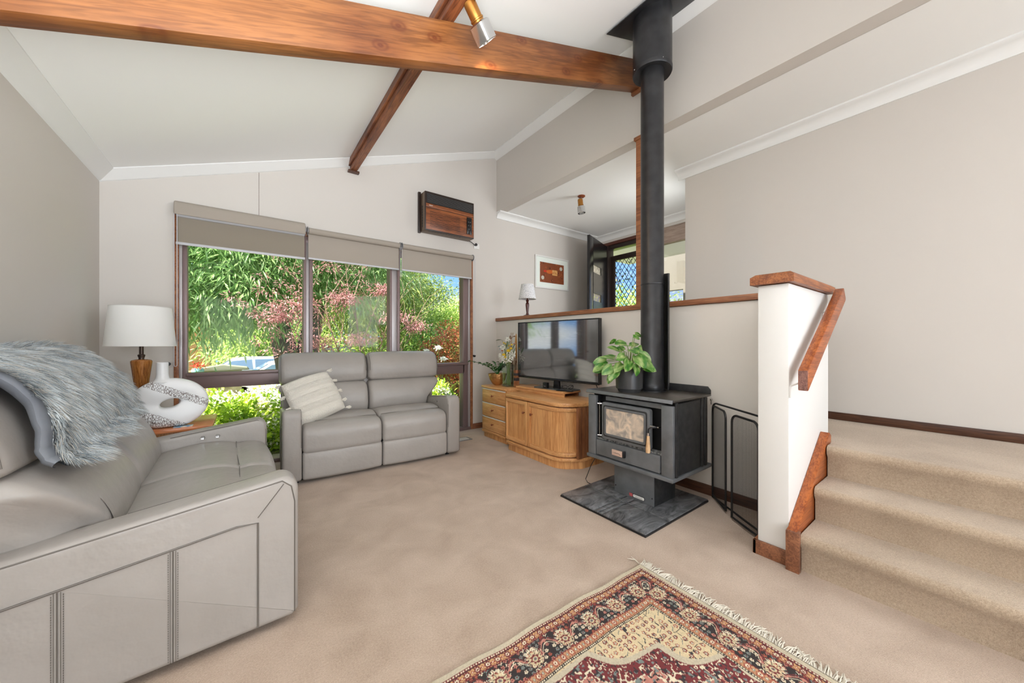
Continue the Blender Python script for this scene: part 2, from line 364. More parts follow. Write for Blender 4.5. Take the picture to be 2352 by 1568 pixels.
# walls
w = MB(); w.box(XL-.15, XL, YB, YW+.2, -.1, 2.75); struct('wall_left', w, 'wall')
w = MB(); H0, H1 = -.47, 2.41
w.prism([(XL-.15, -.1), (H0, -.1), (H0, cz(H0)+.1), (XL-.15, cz(XL-.15)+.1)], 'Y', YW, YW+.2)
w.prism([(H0, 2.25), (H1, 2.25), (H1, cz(H1)+.1), (H0, cz(H0)+.1)], 'Y', YW, YW+.2)
w.prism([(H1, -.1), (XE+.2, -.1), (XE+.2, 3.2), (XH+.12, 3.2), (XH+.12, cz(XH)+.2), (H1, cz(H1)+.1)], 'Y', YW, YW+.2)
ww = struct('wall_front', w, 'wall')
cr = MB(); cr.box(.096, .0985, YW-.0012, YW+.001, 2.29, 2.745); struct('crack', cr, 'darkbase', parent=ww)
w = MB(); w.box(XL-.15, XE+.2, YB-.15, YB, -.1, .25); w.box(XL-.15, XE+.2, YB-.15, YB, 2.5, 4.2); w.box(XL-.15, -.9, YB-.15, YB, .25, 2.5); w.box(2.2, 3.0, YB-.15, YB, .25, 2.5); w.box(3.7, XE+.2, YB-.15, YB, .25, 2.5)
struct('wall_back', w, 'wall')  # its window openings are assumed; none of this wall is in view
# raked ceiling slab and low ceiling of the upper level
c = MB(); c.prism([(XL-.15, cz(XL-.15)), (XH+.12, cz(XH+.12)), (XH+.12, cz(XH+.12)+.12), (XL-.15, cz(XL-.15)+.12)], 'Y', YB, YW+.2); struct('ceiling', c, 'ceil')
c = MB(); c.box(XH+.118, XE+.2, YB, YW+.2, 2.97, 3.09); struct('ceiling', c, 'ceil')
# bulkhead between the two ceilings (face X = XH)
w = MB(); w.box(XH, XH+.12, YB, YW, 2.97, cz(XH)+.03); struct('wall_bulkhead', w, 'wall')
# half wall and stub wall
w = MB(); w.box(XH, XH+.13, .75, YW, 0, 1.44); struct('wall_half', w, 'halfpaint', bev=.004)
w = MB(); w.box(2.24, 3.0, .61, .75, 0, 1.457); struct('wall_stub', w, 'white', bev=.006)
w = MB(); w.box(XH+.03, XH+.1, YB, .61, 0, UF-.12); struct('wall_riser', w, 'wall')
# stair wall with its return, entry wall
w = MB(); w.prism([(XS, YB), (XS+.12, YB), (XS+.12, 1.79), (XE+.1, 1.79), (XE+.1, 1.91), (XS, 1.91)], 'Z', 0, 3.0); struct('wall_right', w, 'wall')
# entry wall X = XE: door opening Y 3.03..3.90, sidelight Y 1.95..2.95
DT = UF+2.18
w = MB(); w.box(XE, XE+.15, 3.98, YW+.2, 0, 3.0); w.box(XE, XE+.15, 1.9, 3.98, 2.84, 3.0); struct('wall_entry', w, 'wall')
# cornices (coved) : prisms
def cove(r=.09, n=5): # profile in (away from wall, down)
    pts = [(0, 0), (r, 0), (r, .012)]
    for i in range(n+1):
        a = PI/2*i/n; pts.append((r-.01-(r-.02)*math.sin(a), .02+(r-.02)*(1-math.cos(a))))
    pts += [(0, r)]
    return pts
t = MB(); t.prism([(YW-a, 2.97-b) for a, b in cove()], 'X', XH+.0, XE); struct('trim_1', t, 'cornice', smooth=True)
t = MB(); t.prism([(XE-a, 2.97-b) for a, b in cove()], 'Y', 1.91, YW); struct('trim_2', t, 'cornice', smooth=True)
t = MB(); t.prism([(XS-a, 2.97-b) for a, b in cove()], 'Y', YB, 1.98); struct('trim_3', t, 'cornice', smooth=True)
def flat_cove(z0, k=.085): return [(0, z0), (k, z0), (k, z0-.008), (.012, z0-k*.78), (0, z0-k*.8)]
# raked cornice along the front wall (follows the ceiling)
t = MB()
xs = (XL, XH); n = 0
pr = [(0, 0), (.085, 0), (.085, -.008), (.012, -.068), (0, -.072)]
for x in xs:
    for a, b in pr: t.v.append((x, YW-a, cz(x)+b))
k = len(pr); t.f += [[i for i in range(k)], [k+i for i in range(k)][::-1]]+[[i, (i+1) % k, k+(i+1) % k, k+i] for i in range(k)]
struct('trim_4', t, 'cornice')
t = MB(); t.prism([(XL, cz(XL)), (XL+.09, cz(XL+.09)), (XL+.09, cz(XL+.09)-.008), (XL+.012, cz(XL)-.06), (XL, cz(XL)-.068)], 'Y', YB, YW); struct('trim_5', t, 'cornice')
t = MB(); t.prism([(XH, cz(XH)), (XH-.09, cz(XH-.09)), (XH-.09, cz(XH-.09)-.008), (XH-.012, cz(XH)-.095), (XH, cz(XH)-.1)], 'Y', YB, YW); struct('trim_6', t, 'cornice')
# timber caps
t = MB(); t.box(XH-.02, XH+.15, .752, YW, 1.442, 1.485); struct('trim_7', t, 'capY', bev=.004)
t = MB(); t.box(2.212, 3.03, .582, .778, 1.46, 1.5)
t.v += [(2.212,.582,1.5),(3.03,.582,1.5),(3.03,.778,1.5),(2.212,.778,1.5),(2.232,.602,1.516),(3.01,.602,1.516),(3.01,.758,1.516),(2.232,.758,1.516)]
t.f += [[8+i for i in q] for q in ((3,2,1,0),(4,5,6,7),(0,1,5,4),(1,2,6,5),(2,3,7,6),(3,0,4,7))]
struct('trim_8', t, 'capX')
# post standing on the half-wall cap, up to the bulkhead, and the block under the beam
t = MB(); t.box(XH-.0, XH+.06, 1.815, 1.885, 1.485, 2.967); t.box(XH-.012, XH+.08, 1.80, 1.90, 2.955, 2.985); struct('trim_9', t, 'capY', bev=.003)
# skirtings
t = MB(); t.box(XH-.016, XH, .76, 4.08, 0, .075); struct('baseboard_half', t, 'darkbase', bev=.003)
t = MB(); t.box(2.41, XH-.016, YW-.016, YW, 0, .07); struct('baseboard_front', t, 'basetimber', bev=.003)
t = MB(); t.box(XL, XL+.016, YB, YW, 0, .07); struct('baseboard_left', t, 'darkbase', bev=.003)
t = MB(); t.box(2.222, 2.24, .612, .768, 0, .075); struct('baseboard_stub', t, 'basetimber', bev=.003)
t = MB(); t.box(2.222, 2.78, .751, .768, 0, .075); struct('baseboard_stub', t, 'basetimber', bev=.003)
t = MB(); t.box(XS-.016, XS, YB, 1.9, UF, UF+.058); struct('baseboard_right', t, 'darkbase', bev=.003)
# staircase ------------------------------------------------------------
st = thing('staircase', 'carpeted three-riser staircase beside the white stub wall', 'stairs', (2.24, .56, 0))
noz = [2.22, 2.465, 2.715]; hz = [.185, .365, UF]
for i in range(3):
    x = noz[i]; z0 = 0 if i == 0 else hz[i-1]; z1 = hz[i]; xb = (noz[i+1]+.03) if i < 2 else XH+.02
    r = .028
    pf = [(x+.022, z0), (x+.022, z1-.07), (x+.004, z1-.05)]+[(x+r-r*math.cos(a), z1-r+r*math.sin(a)) for a in [PI/2*j/6 for j in range(0, 7)]]+[(xb, z1), (xb, z0)]
    m = MB().prism([(a-2.24, b) for a, b in pf], 'Y', -3.6, 0)
    link('step', m, 'stair', st, smooth=True, angle=50)
# stringer against the stub wall
s = MB(); s.prism([(2.196, 0), (2.24, 0), (2.24, .16), (2.262, .19), (2.262, .0), (2.82, .0), (2.835, .585), (2.8, .6), (2.235, .205), (2.196, .2)], 'Y', .562, .61)
s = MB(); s.prism([(2.196, 0), (2.85, 0), (2.85, .588), (2.815, .606), (2.222, .21), (2.196, .2)], 'Y', .566, .609); struct('trim_10', s, 'railwood', bev=.003)
s = MB(); s.prism([(2.19, .0), (2.22, 0), (2.22, .205), (2.19, .2)], 'Y', .556, .611); struct('trim_11', s, 'basetimber', bev=.002)
# handrail
hr = thing('handrail', 'square timber handrail sloping beside the stub wall on a white bracket', 'handrail', (2.22, .55, 1.0))
def HR(x, y, z): return (x-2.22, y-.55, z-1.0)
p = [HR(2.225, 0, .91)[0:3:2], HR(2.225, 0, 1.012)[0:3:2], HR(2.945, 0, 1.487)[0:3:2], HR(3.0, 0, 1.42)[0:3:2], HR(2.995, 0, 1.415)[0:3:2]]
rail = MB().prism([(.0, -.092), (.0, .012), (.73, .485), (.775, .43), (.775, .41)], 'Y', -.024, .018)
link('rail', rail, 'railwood', hr, bev=.004)
setlabel(link('end_grain', MB().box(-.0012, .0008, -.021, .015, -.088, .008), 'endgrain', hr), 'rough sawn end grain')
for bx, bz in ((.03, -.075), (.62, .33)):
    b = MB().tube([(bx, .058, bz-.045), (bx, .056, bz), (bx+.005, .02, bz+.02), (bx+.01, -.003, bz+.02)], .0045, 8); b.box(bx-.008, bx+.008, .054, .06, bz-.06, bz-.005)
    link('bracket', b, 'white', hr)
# ------------------------------------------------------------------ big beam and purlin
BX0, BX1 = XL, XH
def bz(x): return 2.537+RK*(x-.39)
bm_ = thing('ceiling_beam', 'heavy orange-stained timber beam with knots rising across the room to the bulkhead', 'beam', (XL, 1.87, bz(XL)))
ang = math.atan(RK)
L = (XH-XL)/math.cos(ang)
m = MB(); m.prism([(0, 0), (XH-XL, RK*(XH-XL)), (XH-XL, RK*(XH-XL)+.247), (0, .247)], 'Y', -.04, .04)
R = Matrix.Rotation(-ang, 4, 'Y')
me = MB(); me.v = [tuple(Matrix.Rotation(ang, 4, 'Y') @ Vector(p)) for p in m.v]; me.f = m.f
bo = link('timber', me, 'redwood', bm_, bev=.004); bo.rotation_euler = (0, -ang, 0)
link('end_block', MB().box(XH-XL-.03, XH-XL-.001, -.05, .045, RK*(XH-XL)-.035, RK*(XH-XL)+.01), 'capY', bm_, bev=.002)
ZP = 2.99
pu = thing('ceiling_purlin', 'narrow timber purlin running from the front wall back over the big beam', 'beam', (.925, YW, ZP))
link('timber', MB().box(-.03, .03, YB-YW, 0, 0, .13), 'redwoodY', pu, bev=.003)
link('batten', MB().box(-.05, -.03, YB-YW, -.002, .045, .105), 'redwoodY', pu, bev=.002)
link('batten', MB().box(.03, .048, YB-YW, -.002, .03, .15), 'redwoodY', pu, bev=.002)
link('bearing_block', MB().box(-.055, .055, -.05, -.001, -.022, .0), 'darkbase', pu, bev=.002)
link('light_track', MB().box(.05, .075, -6.4, -2.42, .02, .045), 'brass', pu, bev=.002)
# spotlight on the purlin
def spot(name, label, loc, base_n, aim, can=1.0):
    t = thing(name, label, 'spotlight', loc)
    A = Vector(aim).normalized(); q = A.to_track_quat('Z', 'Y').to_matrix().to_4x4()
    return t, q
def build_spot(label, loc, aim, base, body_off, square=True, s=1.0, lit=True):
    t = thing('spotlight', label, 'spotlight', loc)
    A = Vector(aim).normalized(); q = Matrix.Translation(Vector(body_off)) @ A.to_track_quat('Z', 'Y').to_matrix().to_4x4()
    link('swivel_arm', MB().tube([base, Vector(body_off)*.6+Vector(base)*.4, Vector(body_off)], .006*s, 8), 'chrome', t, smooth=True)
    m = MB().lathe([(0.004, -.075*s), (.026*s, -.07*s), (.03*s, -.06*s), (.03*s, .0), (.033*s, .002), (.033*s, .008*s), (.03*s, .01*s), (.03*s, .02*s), (.0, .022*s)], (0, 0, 0), 24, q); link('lamp_holder', m, 'brass', t, smooth=True)
    m = MB()
    if square: pr = rrect(.086*s, .086*s, .02*s)
    else: pr = [(.045*s*math.cos(2*PI*i/24), .045*s*math.sin(2*PI*i/24)) for i in range(24)]
    k = len(pr)
    rings = [(.86, .018), (1, .024), (1, .098), (.93, .1), (.9, .06)]
    for sc, z in rings:
        for a, b in pr: m.v.append(tuple(q @ Vector((a*sc, b*sc, z*s))))
    for i in range(len(rings)-1):
        for j in range(k): m.f.append([i*k+j, i*k+(j+1) % k, (i+1)*k+(j+1) % k, (i+1)*k+j])
    m.f.append(list(range(k))); m.f.append([(len(rings)-1)*k+j for j in range(k)][::-1])
    link('reflector_shade', m, 'chrome', t, smooth=True)
    bm = MB().lathe([(0, .088*s), (.02*s, .084*s), (.032*s, .075*s), (.03*s, .062*s)], (0, 0, 0), 20, q)
    link('bulb', bm, 'bulb' if lit else 'white', t, smooth=True)
    return t
mm = bpy.data.materials.new('lit_bulb'); mm.use_nodes = True; b = mm.node_tree.nodes['Principled BSDF']; b.inputs['Base Color'].default_value = (1,.9,.7,1); b.inputs['Emission Color'].default_value = (1,.72,.36,1); b.inputs['Emission Strength'].default_value = 9; M['bulb'] = mm
sp = build_spot('brass and chrome spotlight shining along the big beam', (.985, 1.70, 2.995), (.62, .12, -.62), (.0, -.02, .02), (.035, -.01, -.055), True, 1.15)
pl = bpy.data.lights.new('spotlight_glow', 'SPOT'); pl.energy = 9; pl.color = (1, .66, .36); pl.spot_size = 1.9; pl.spot_blend = .4; pl.shadow_soft_size = .03
po = bpy.data.objects.new('spotlight_glow', pl); COL.objects.link(po); po.location = (1.11, 1.71, 2.845); po.rotation_euler = Vector((.5, .28, -.5)).to_track_quat('-Z', 'Y').to_euler()
sp2 = build_spot('small brass and chrome ceiling spotlight above the entry landing', (3.34, 3.02, 2.97), (.05, -.1, -1), (0, 0, -.012), (-.012, .0, -.115), False, 1.05, False)
link('ceiling_rose', MB().lathe([(.0, -.02), (.03, -.02), (.046, -.008), (.046, 0)], (0, 0, 0), 24), 'knobwood', sp2, smooth=True)
# ------------------------------------------------------------------ front window
wn = bpy.data.objects.new('window_1', None); COL.objects.link(wn); wn.location = (0, YW, 0); wn['kind'] = 'structure'
def wp(name, x0, x1, y0, y1, z0, z1, mat, bev=.002): return link(name, MB().box(x0, x1, y0, y1, z0, z1), mat, wn, bev=bev)
wp('jamb', -.485, -.455, -.012, .2, 0, 2.25, 'capY'); wp('jamb', 2.385, 2.412, -.012, .2, 0, 2.25, 'capY'); wp('head', -.47, 2.41, -.005, .2, 2.22, 2.26, 'capY')
wp('channel', -.455, -.435, .0, .12, .0, 2.22, 'framelight'); wp('channel', 2.355, 2.385, .01, .12, .0, 2.22, 'framelight')
wp('stile', -.435, -.405, .02, .12, .03, 2.22, 'frame'); wp('stile', 2.285, 2.355, .02, .12, .03, 2.22, 'frame')
wp('sill', -.455, 2.385, -.01, .16, .0, .035, 'frame'); wp('top_rail', -.455, 2.385, .02, .12, 2.16, 2.22, 'frame')
for (a, b) in ((.462, .545), (1.322, 1.442)):
    wp('mullion', a, a+.022, .0, .12, .0, 2.22, 'frame'); wp('mullion', a+.022, b-.03, .03, .11, .0, 2.22, 'framelight'); wp('mullion', b-.03, b, .01, .12, .0, 2.22, 'frame')
wp('transom', -.41, 2.30, .02, .12, .745, .885, 'frame'); wp('transom_lip', -.41, 2.354, .004, .03, .855, .885, 'frame')
for (a, b) in ((-.405, .462), (.545, 1.322), (1.442, 2.285)):
    wp('upper_pane', a, b, .068, .073, .885, 2.17, 'glass', 0); wp('lower_pane', a, b, .068, .073, .035, .745, 'glass', 0)
# ------------------------------------------------------------------ roller blinds
def blind(label, xa, xb, style):
    t = thing('roller_blind', label, 'blind', ((xa+xb)/2, YW-.055, 2.26), 0, 'roller blinds across the front window')
    w = (xb-xa)/2-.012; r = .03
    if style == 0:   # wide wrapped cover with a white inner roll and darker cloth
        m = MB(); pf = [(-.055, .04), (-.062, .0), (-.058, -.045), (-.05, -.05), (-.045, .0), (-.03, .035), (.03, .055), (.045, .045), (.045, .05), (.02, .065), (-.03, .06)]
        link('wrapped_cover', pillow(pf, -w-.012, w+.004, .01, 0, 40, 8), 'blind', t, smooth=True)
        link('roll', MB().tube([(-w, 0, -.03), (w, 0, -.03)], .032, 20), 'blindbar', t, smooth=True)
        link('cloth', MB().box(-w, w, .002, .006, -.275, -.03), 'blind_inner', t)
        link('bottom_bar', MB().box(-w-.005, w+.005, -.004, .012, -.292, -.27), 'blindbar', t, bev=.003)
    else:
        link('roll', MB().tube([(-w, 0, 0), (w, 0, 0)], r, 20), 'blind', t, smooth=True)
        link('cloth', MB().box(-w, w, r-.012, r-.008, -.265, .0), 'blind', t)
        link('bottom_bar', MB().box(-w, w, r-.018, r-.002, -.278, -.26), 'blindbar', t, bev=.003)
    for s, x in ((-1, -w-.008), (1, w+.008)):
        m = MB().lathe([(.0, -.004), (.036, -.004), (.036, .004), (0, .004)], (x, 0, 0), 18, Matrix.Rotation(PI/2, 4, 'Y')); m.box(x-.003, x+.003, -.01, .05, -.04, .04)
        link('end_bracket', m, 'alu', t, bev=0)
    return t, w
def chain(t, x, z1, y=-.03):
    m = MB()
    for dx in (-.009, .009): m.tube([(x+dx, y, -.02), (x+dx, y, z1)], .0028, 6)
    m.tube([(x-.009, y, z1), (x-.004, y, z1-.008), (x+.004, y, z1-.008), (x+.009, y, z1)], .0028, 6)
    link('bead_chain', m, 'blindbar', t)
bl, w = blind('left roller blind with a wrapped cover over the roll', -.475, .475, 0); chain(bl, -w-.002, -1.3, -.04)
bl, w = blind('middle roller blind over the centre window pane', .487, 1.425, 1); chain(bl, w+.006, -.35)
bl, w = blind('right roller blind nearest the air conditioner', 1.437, 2.39, 1); chain(bl, w+.02, -1.27)
for (x, lab) in ((-.515, 'small dark chain holder on the wall left of the window'), (2.43, 'small dark chain holder on the wall right of the window')):
    tag(link('chain_holder', MB().lathe([(.0, 0), (.012, 0), (.012, .01), (.005, .012), (.005, .02), (.015, .024), (.015, .032), (0, .034)], (x, YW, .97), 14, Matrix.Rotation(PI/2, 4, 'X')), 'black', smooth=True), lab, 'chain holder')
# ------------------------------------------------------------------ recliner sofas
def make_sofa(name, label, loc, rz, tilt=0.0):
    t = thing(name, label, 'sofa', loc, rz, 'matching grey leather recliner sofas')
    Wd = 1.53; A = .135; mid = Wd/2
    LM = 'leather'
    link('base', MB().box(.03, Wd-.03, .06, .80, .025, .26), 'basedark', t)
    # arms: band profile in (y,z), rounded top front corner, sloping down to the back
    def top(y): return .603-.095*max(0, min(1, (y-.05)/.78))
    def armprof(ins=0):
        f = 0+ins; pts = []
        cx, czz, r = .055, .548, .055-ins
        pts.append((f+.02, .035+ins)); pts.append((f, .055+ins))
        pts.append((f, .3)); pts.append((f, .5))
        for i in range(7):
            a = PI-PI/2*i/6; pts.append((cx+r*math.cos(a), czz+r*math.sin(a)))
        for y in (.12, .2, .3, .4, .5, .6, .7): pts.append((y, top(y)-ins))
        pts += [(.80-ins, top(.8)-ins), (.83-ins, .45), (.83-ins, .06+ins), (.80, .035+ins)]
        return pts
    for side, x0 in ((0, 0), (1, Wd-A)):
        P = pillow(armprof(), x0, x0+A, .022, .004, 0, 6, raw=True)
        arm = link('armrest', P, LM, t, smooth=True, angle=50)
        xo = x0-.002 if side == 0 else x0+A+.002   # outer face
        xi = x0+A if side == 0 else x0
        # recessed outer panel seams and piping
        m = MB()
        path = [(xo, .135, .045)]+[(xo, .135, .45)]+[(xo, y, top(y)-.13) for y in (.2, .35, .5, .65, .8)]
        m.tube(path, .0035, 6)
        link('panel_seam', m, 'leather_dark', arm)
        m = MB()
        sg = -1 if side == 0 else 1
        pts = [(xo-sg*.004, .0+.012, .05), (xo-sg*.004, .012, .5), (xo-sg*.003, .024, .565), (xo-sg*.003, .055, .592)]+[(xo-sg*.005, y, top(y)-.012) for y in (.12, .3, .5, .7, .8)]
        m.tube(pts, .0028, 6); 
        m.tube([(xi+(.0-.006)*(1 if side == 0 else -1), .004, .3), (xi-(.006)*(1 if side == 0 else -1), .004, .52), (xi-(.006)*(1 if side == 0 else -1), .03, .585), (xi-(.006)*(1 if side == 0 else -1), .055, .599)]+[(xi-(.006)*(1 if side == 0 else -1), y, top(y)-.002) for y in (.12, .3, .5)], .0022, 6)
        m.tube([(xo-sg*.0005, .05, .58), (xo+sg*.0005, .135, .47)], .0016, 5)
        link('piping', m, 'leather_dark', arm)
        m = MB()
        for y in (.374, .627):
            for dy in (-.007, .007, 0):
                m.tube([(xo+sg*.0008, y+dy, .045), (xo+sg*.0008, y+dy, top(y)-.135)], .0007 if dy else .0016, 4)
            for k in range(46):
                z = .05+k*(top(y)-.19)/46
                for dy in (-.012, .012): m.box(xo-.0006, xo+.0006, y+dy-.001, y+dy+.001, z, z+.005)
        link('stitching', m, 'leather_dark', arm)['kind'] = 'stuff'
        # two metal recline buttons on the inner face
        for y in (.27, .345):
            xx = xi+(.002 if side == 0 else -.002)
            q = Matrix.Rotation(PI/2 if side == 0 else -PI/2, 4, 'Y')
            link('recline_button', MB().lathe([(.011, -.002), (.0125, .001), (.011, .003), (.008, .002), (0, .0025)], (xx, y, .525), 20, q), 'chrome', arm, smooth=True)
    # seats, footrest panels, backs
    for s in (0, 1):
        xa = A+.004 if s == 0 else mid+.003; xb = mid-.003 if s == 0 else Wd-A-.004
        seat = [(.012, .262), (.004, .32), (.004, .39), (.02, .435), (.06, .458), (.12, .467), (.162, .463), (.185, .468), (.24, .487), (.34, .492), (.46, .478), (.56, .455), (.62, .42), (.60, .28), (.3, .25), (.06, .25)]
        link('seat_cushion', pillow(seat, xa, xb, .03, .014, 96, 14), LM, t, smooth=True, angle=60)
        m = MB(); m.tube([(xa+.02, .172, .4745), (xa+.1, .174, .4765), ((xa+xb)/2, .178, .4775), (xb-.1, .174, .4765), (xb-.02, .172, .4745)], .0022, 6); link('seat_seam', m, 'leather_dark', t)
        foot = [(.014, .04), (.004, .07), (.0, .14), (.004, .22), (.014, .246), (.05, .25), (.06, .14), (.05, .035)]
        link('footrest_panel', pillow(foot, xa, xb, .02, .008, 40, 8), LM, t, smooth=True, angle=60)
        xa2 = -.012 if s == 0 else mid+.004; xb2 = mid-.004 if s == 0 else Wd+.012
        def tl(pts): return [(y+tilt*max(0, z-.45), z) for y, z in pts]
        lum = tl([(.62, .40), (.555, .45), (.525, .52), (.525, .60), (.55, .68), (.60, .735), (.66, .752), (.74, .745), (.80, .70), (.81, .55), (.78, .42), (.70, .385)])
        hd = tl([(.615, .765), (.592, .80), (.588, .86), (.60, .93), (.63, .99), (.67, 1.025), (.72, 1.04), (.775, 1.025), (.815, .97), (.825, .86), (.81, .77), (.72, .745)])
        # the lumbar cushion narrows to fit between the arms near the seat
        lm_ = pillow(lum, xa2, xb2, .045, .014, 72, 14)
        out = []
        for (x, y, z) in lm_.v:
            k = max(0, min(1, (.70-z)/.16)); ia = A+.006
            if s == 0 and y < .80: x = x+(max(x, ia+(x-xa2)*.5*(1 if x < ia else 0))-x)*k if x < ia+.05 else x
            if s == 1 and y < .80: x = x+(min(x, Wd-ia-(xb2-x)*.5*(1 if x > Wd-ia else 0))-x)*k if x > Wd-ia-.05 else x
            out.append((x, y, z))
        lm_.v = out
        link('lumbar_cushion', lm_, LM, t, smooth=True, angle=60)
        hc = link('headrest', pillow(hd, xa2, xb2, .05, .012, 72, 14), LM, t, smooth=True, angle=60)
        e = .017
        ph = [(xa2+e if s == 0 else xb2-e, y, z) for y, z in tl([(.60, .79), (.583, .86), (.597, .94), (.64, 1.0), (.69, 1.03)])]
        ph += [((xa2+.06) if s == 0 else xb2-.06, .712+tilt*.59, 1.046), (mid+(-.06 if s == 0 else .06), .712+tilt*.59, 1.046)]
        ph += [(xb2-e if s == 0 else xa2+e, y, z) for y, z in tl([(.68, 1.028), (.64, 1.0), (.597, .94), (.583, .86)])]
        link('piping', MB().tube(ph, .0026, 6), 'leather_dark', hc)
    sh = MB().prism([(y+tilt*max(0, z-.45), z) for y, z in [(.70, .06), (.70, .95), (.80, .98), (.838, .9), (.842, .5), (.842, .06)]], 'X', .02, Wd-.02)
    link('back_shell', sh, LM, t, bev=.012)
    for x in (.1, Wd-.1):
        for y in (.1, .72): link('foot', MB().lathe([(.02, 0), (.022, .03)], (x, y, 0), 12), 'black', t)
    return t
love = make_sofa('recliner_sofa', 'grey leather two-seat recliner sofa in front of the window', (.226, 3.30, 0), math.radians(-2.6))
near = make_sofa('recliner_sofa', 'large grey leather recliner sofa in the left foreground with a fur throw over it', (.172, 1.70, 0), math.radians(92.2), .38)
# ------------------------------------------------------------------ fur throw over the near sofa
def sofa_w(x, y, z):   # sofa local -> world
    a = math.radians(92.2); return (.172+x*math.cos(a)-y*math.sin(a), 1.70+x*math.sin(a)+y*math.cos(a), z)
tl_ = .38
path = [(.79, 1.02), (.77, 1.05), (.73, 1.066), (.665, 1.052), (.61, 1.0), (.575, .93), (.562, .86), (.572, .80), (.565, .76), (.535, .72), (.518, .665)]
path = [(y+tl_*max(0, z-.45), z) for y, z in path]
PT = np.array(path); seg = np.linalg.norm(np.diff(PT, axis=0), axis=1); cum = np.concatenate([[0], np.cumsum(seg)]); cum /= cum[-1]
def tw_pt(u, v, off=0.0):
    """u across the sofa (0 near camera..1 far), v along the drape (0 back .. 1 front hem)"""
    x0 = .17+.04*math.sin(v*5); hem = .87-.12*max(0, u-.55)*1.6+.03*math.sin(u*17)
    vv = max(0, min(1, v*hem)); y = np.interp(vv, cum, PT[:, 0]); z = np.interp(vv, cum, PT[:, 1])
    e = .02; y2 = np.interp(min(1, vv+e), cum, PT[:, 0]); z2 = np.interp(min(1, vv+e), cum, PT[:, 1]); y1 = np.interp(max(0, vv-e), cum, PT[:, 0]); z1 = np.interp(max(0, vv-e), cum, PT[:, 1])
    ty, tz = y2-y1, z2-z1; l = math.hypot(ty, tz)+1e-9; ny, nz = tz/l, -ty/l   # outward
    if ny*(y-.72-tl_*.4)+nz*(z-.8) < 0: ny, nz = -ny, -nz
    f = .010*math.sin(u*21+v*4)+.012*math.sin(u*9+2*v)+.006*math.sin(u*47-v*9)
    o = .018+max(0, f)+off
    return Vector(sofa_w(x0+(1.37-x0)*u, y+ny*o, z+nz*o)), Vector(sofa_w(0, ny, nz))-Vector(sofa_w(0, 0, 0))
th = thing('fur_throw', 'shaggy grey faux fur throw draped over the back of the near sofa', 'throw', sofa_w(.8, .85, 1.04))
T0 = Vector(th.location)
m = MB().grid(lambda u, v: tw_pt(u, v)[0]-T0, 60, 40); link('backing', m, 'lining', th, smooth=True)
# folded smooth lining along the near edge
def lin_fn(u, v):
    p, n = tw_pt(-.005+0.0*u, .18+v*.80, 0)
    q, _ = tw_pt(.06, .18+v*.80, 0)
    a = u*PI*1.15; d = (q-p).normalized()
    return p-T0-d*(.045*math.sin(a))+n*(.020*(1-math.cos(a))-.012)+d*(-.012)
link('lining_fold', MB().grid(lin_fn, 10, 40), 'lining', th, smooth=True)
# fibres
def fur(n, rng):
    V = np.zeros((n*7, 3), np.float32); C = np.zeros((n*7, 3), np.float32); F = []
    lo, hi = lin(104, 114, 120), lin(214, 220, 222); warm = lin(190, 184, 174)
    G = 70
    pts = [[tw_pt(i/G, j/G) for j in range(G+1)] for i in range(G+1)]
    P = np.array([[list(a[0]) for a in r] for r in pts]); N = np.array([[list(a[1]) for a in r] for r in pts])
    us = rng.random(n); vs = .01+.99*rng.random(n)**.95
    U = us*G; Vv = vs*G; a = np.minimum(U.astype(int), G-1); b = np.minimum(Vv.astype(int), G-1); fu = (U-a)[:, None]; fv = (Vv-b)[:, None]
    p = P[a, b]*(1-fu)*(1-fv)+P[a+1, b]*fu*(1-fv)+P[a, b+1]*(1-fu)*fv+P[a+1, b+1]*fu*fv
    nm = lambda x: x/(np.linalg.norm(x, axis=1)[:, None]+1e-9)
    nrm = N[a, b]; dn = nm(P[a, b+1]-P[a, b]); du = nm(P[a+1, b]-P[a, b])
    cl = (np.sin(us*38+3*np.sin(vs*11))*.5+np.sin(us*90+vs*21)*.3)[:, None]; r = lambda: rng.random((n, 1))
    L = .066*(.5+.95*r()**1.3); w = .00115
    d1 = nm(nrm*.85+dn*.5+du*(.4*cl+.5*(r()-.5))); d2 = nrm*.34+dn*.85+du*(.75*cl+.9*(r()-.5)); d2[:, 2] -= .25; d2 = nm(d2)
    e0 = (us < .03)[:, None]; e1 = (us > .97)[:, None]
    d1 = d1-du*.7*e0+du*.6*e1; d2 = d2-du*.9*e0+du*.8*e1
    q0 = p-T0n; q1 = q0+d1*L*.38; q2 = q1+(d1+d2)*.5*L*.34; q3 = q2+d2*L*.42
    sd = nm(np.cross(d2, [0.3, -.95, .1]))*w
    for j, q in enumerate((q0-sd, q0+sd, q1-sd*.9, q1+sd*.9, q2-sd*.6, q2+sd*.6, q3)): V[j::7] = q
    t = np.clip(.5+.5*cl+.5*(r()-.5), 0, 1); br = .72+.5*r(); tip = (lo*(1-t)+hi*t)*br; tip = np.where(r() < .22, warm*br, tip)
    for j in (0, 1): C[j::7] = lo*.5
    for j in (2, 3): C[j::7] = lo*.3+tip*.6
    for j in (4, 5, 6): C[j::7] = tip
    k = (np.arange(n)*7)[:, None]; F = np.concatenate([k+np.array([q]) for q in ((0, 1, 3), (0, 3, 2), (2, 3, 5), (2, 5, 4), (4, 5, 6))])
    return V, F, C
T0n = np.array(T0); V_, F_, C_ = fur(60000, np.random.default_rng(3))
f_ = npmesh('fur', V_, F_, 'fur', th, C_); f_['kind'] = 'stuff'
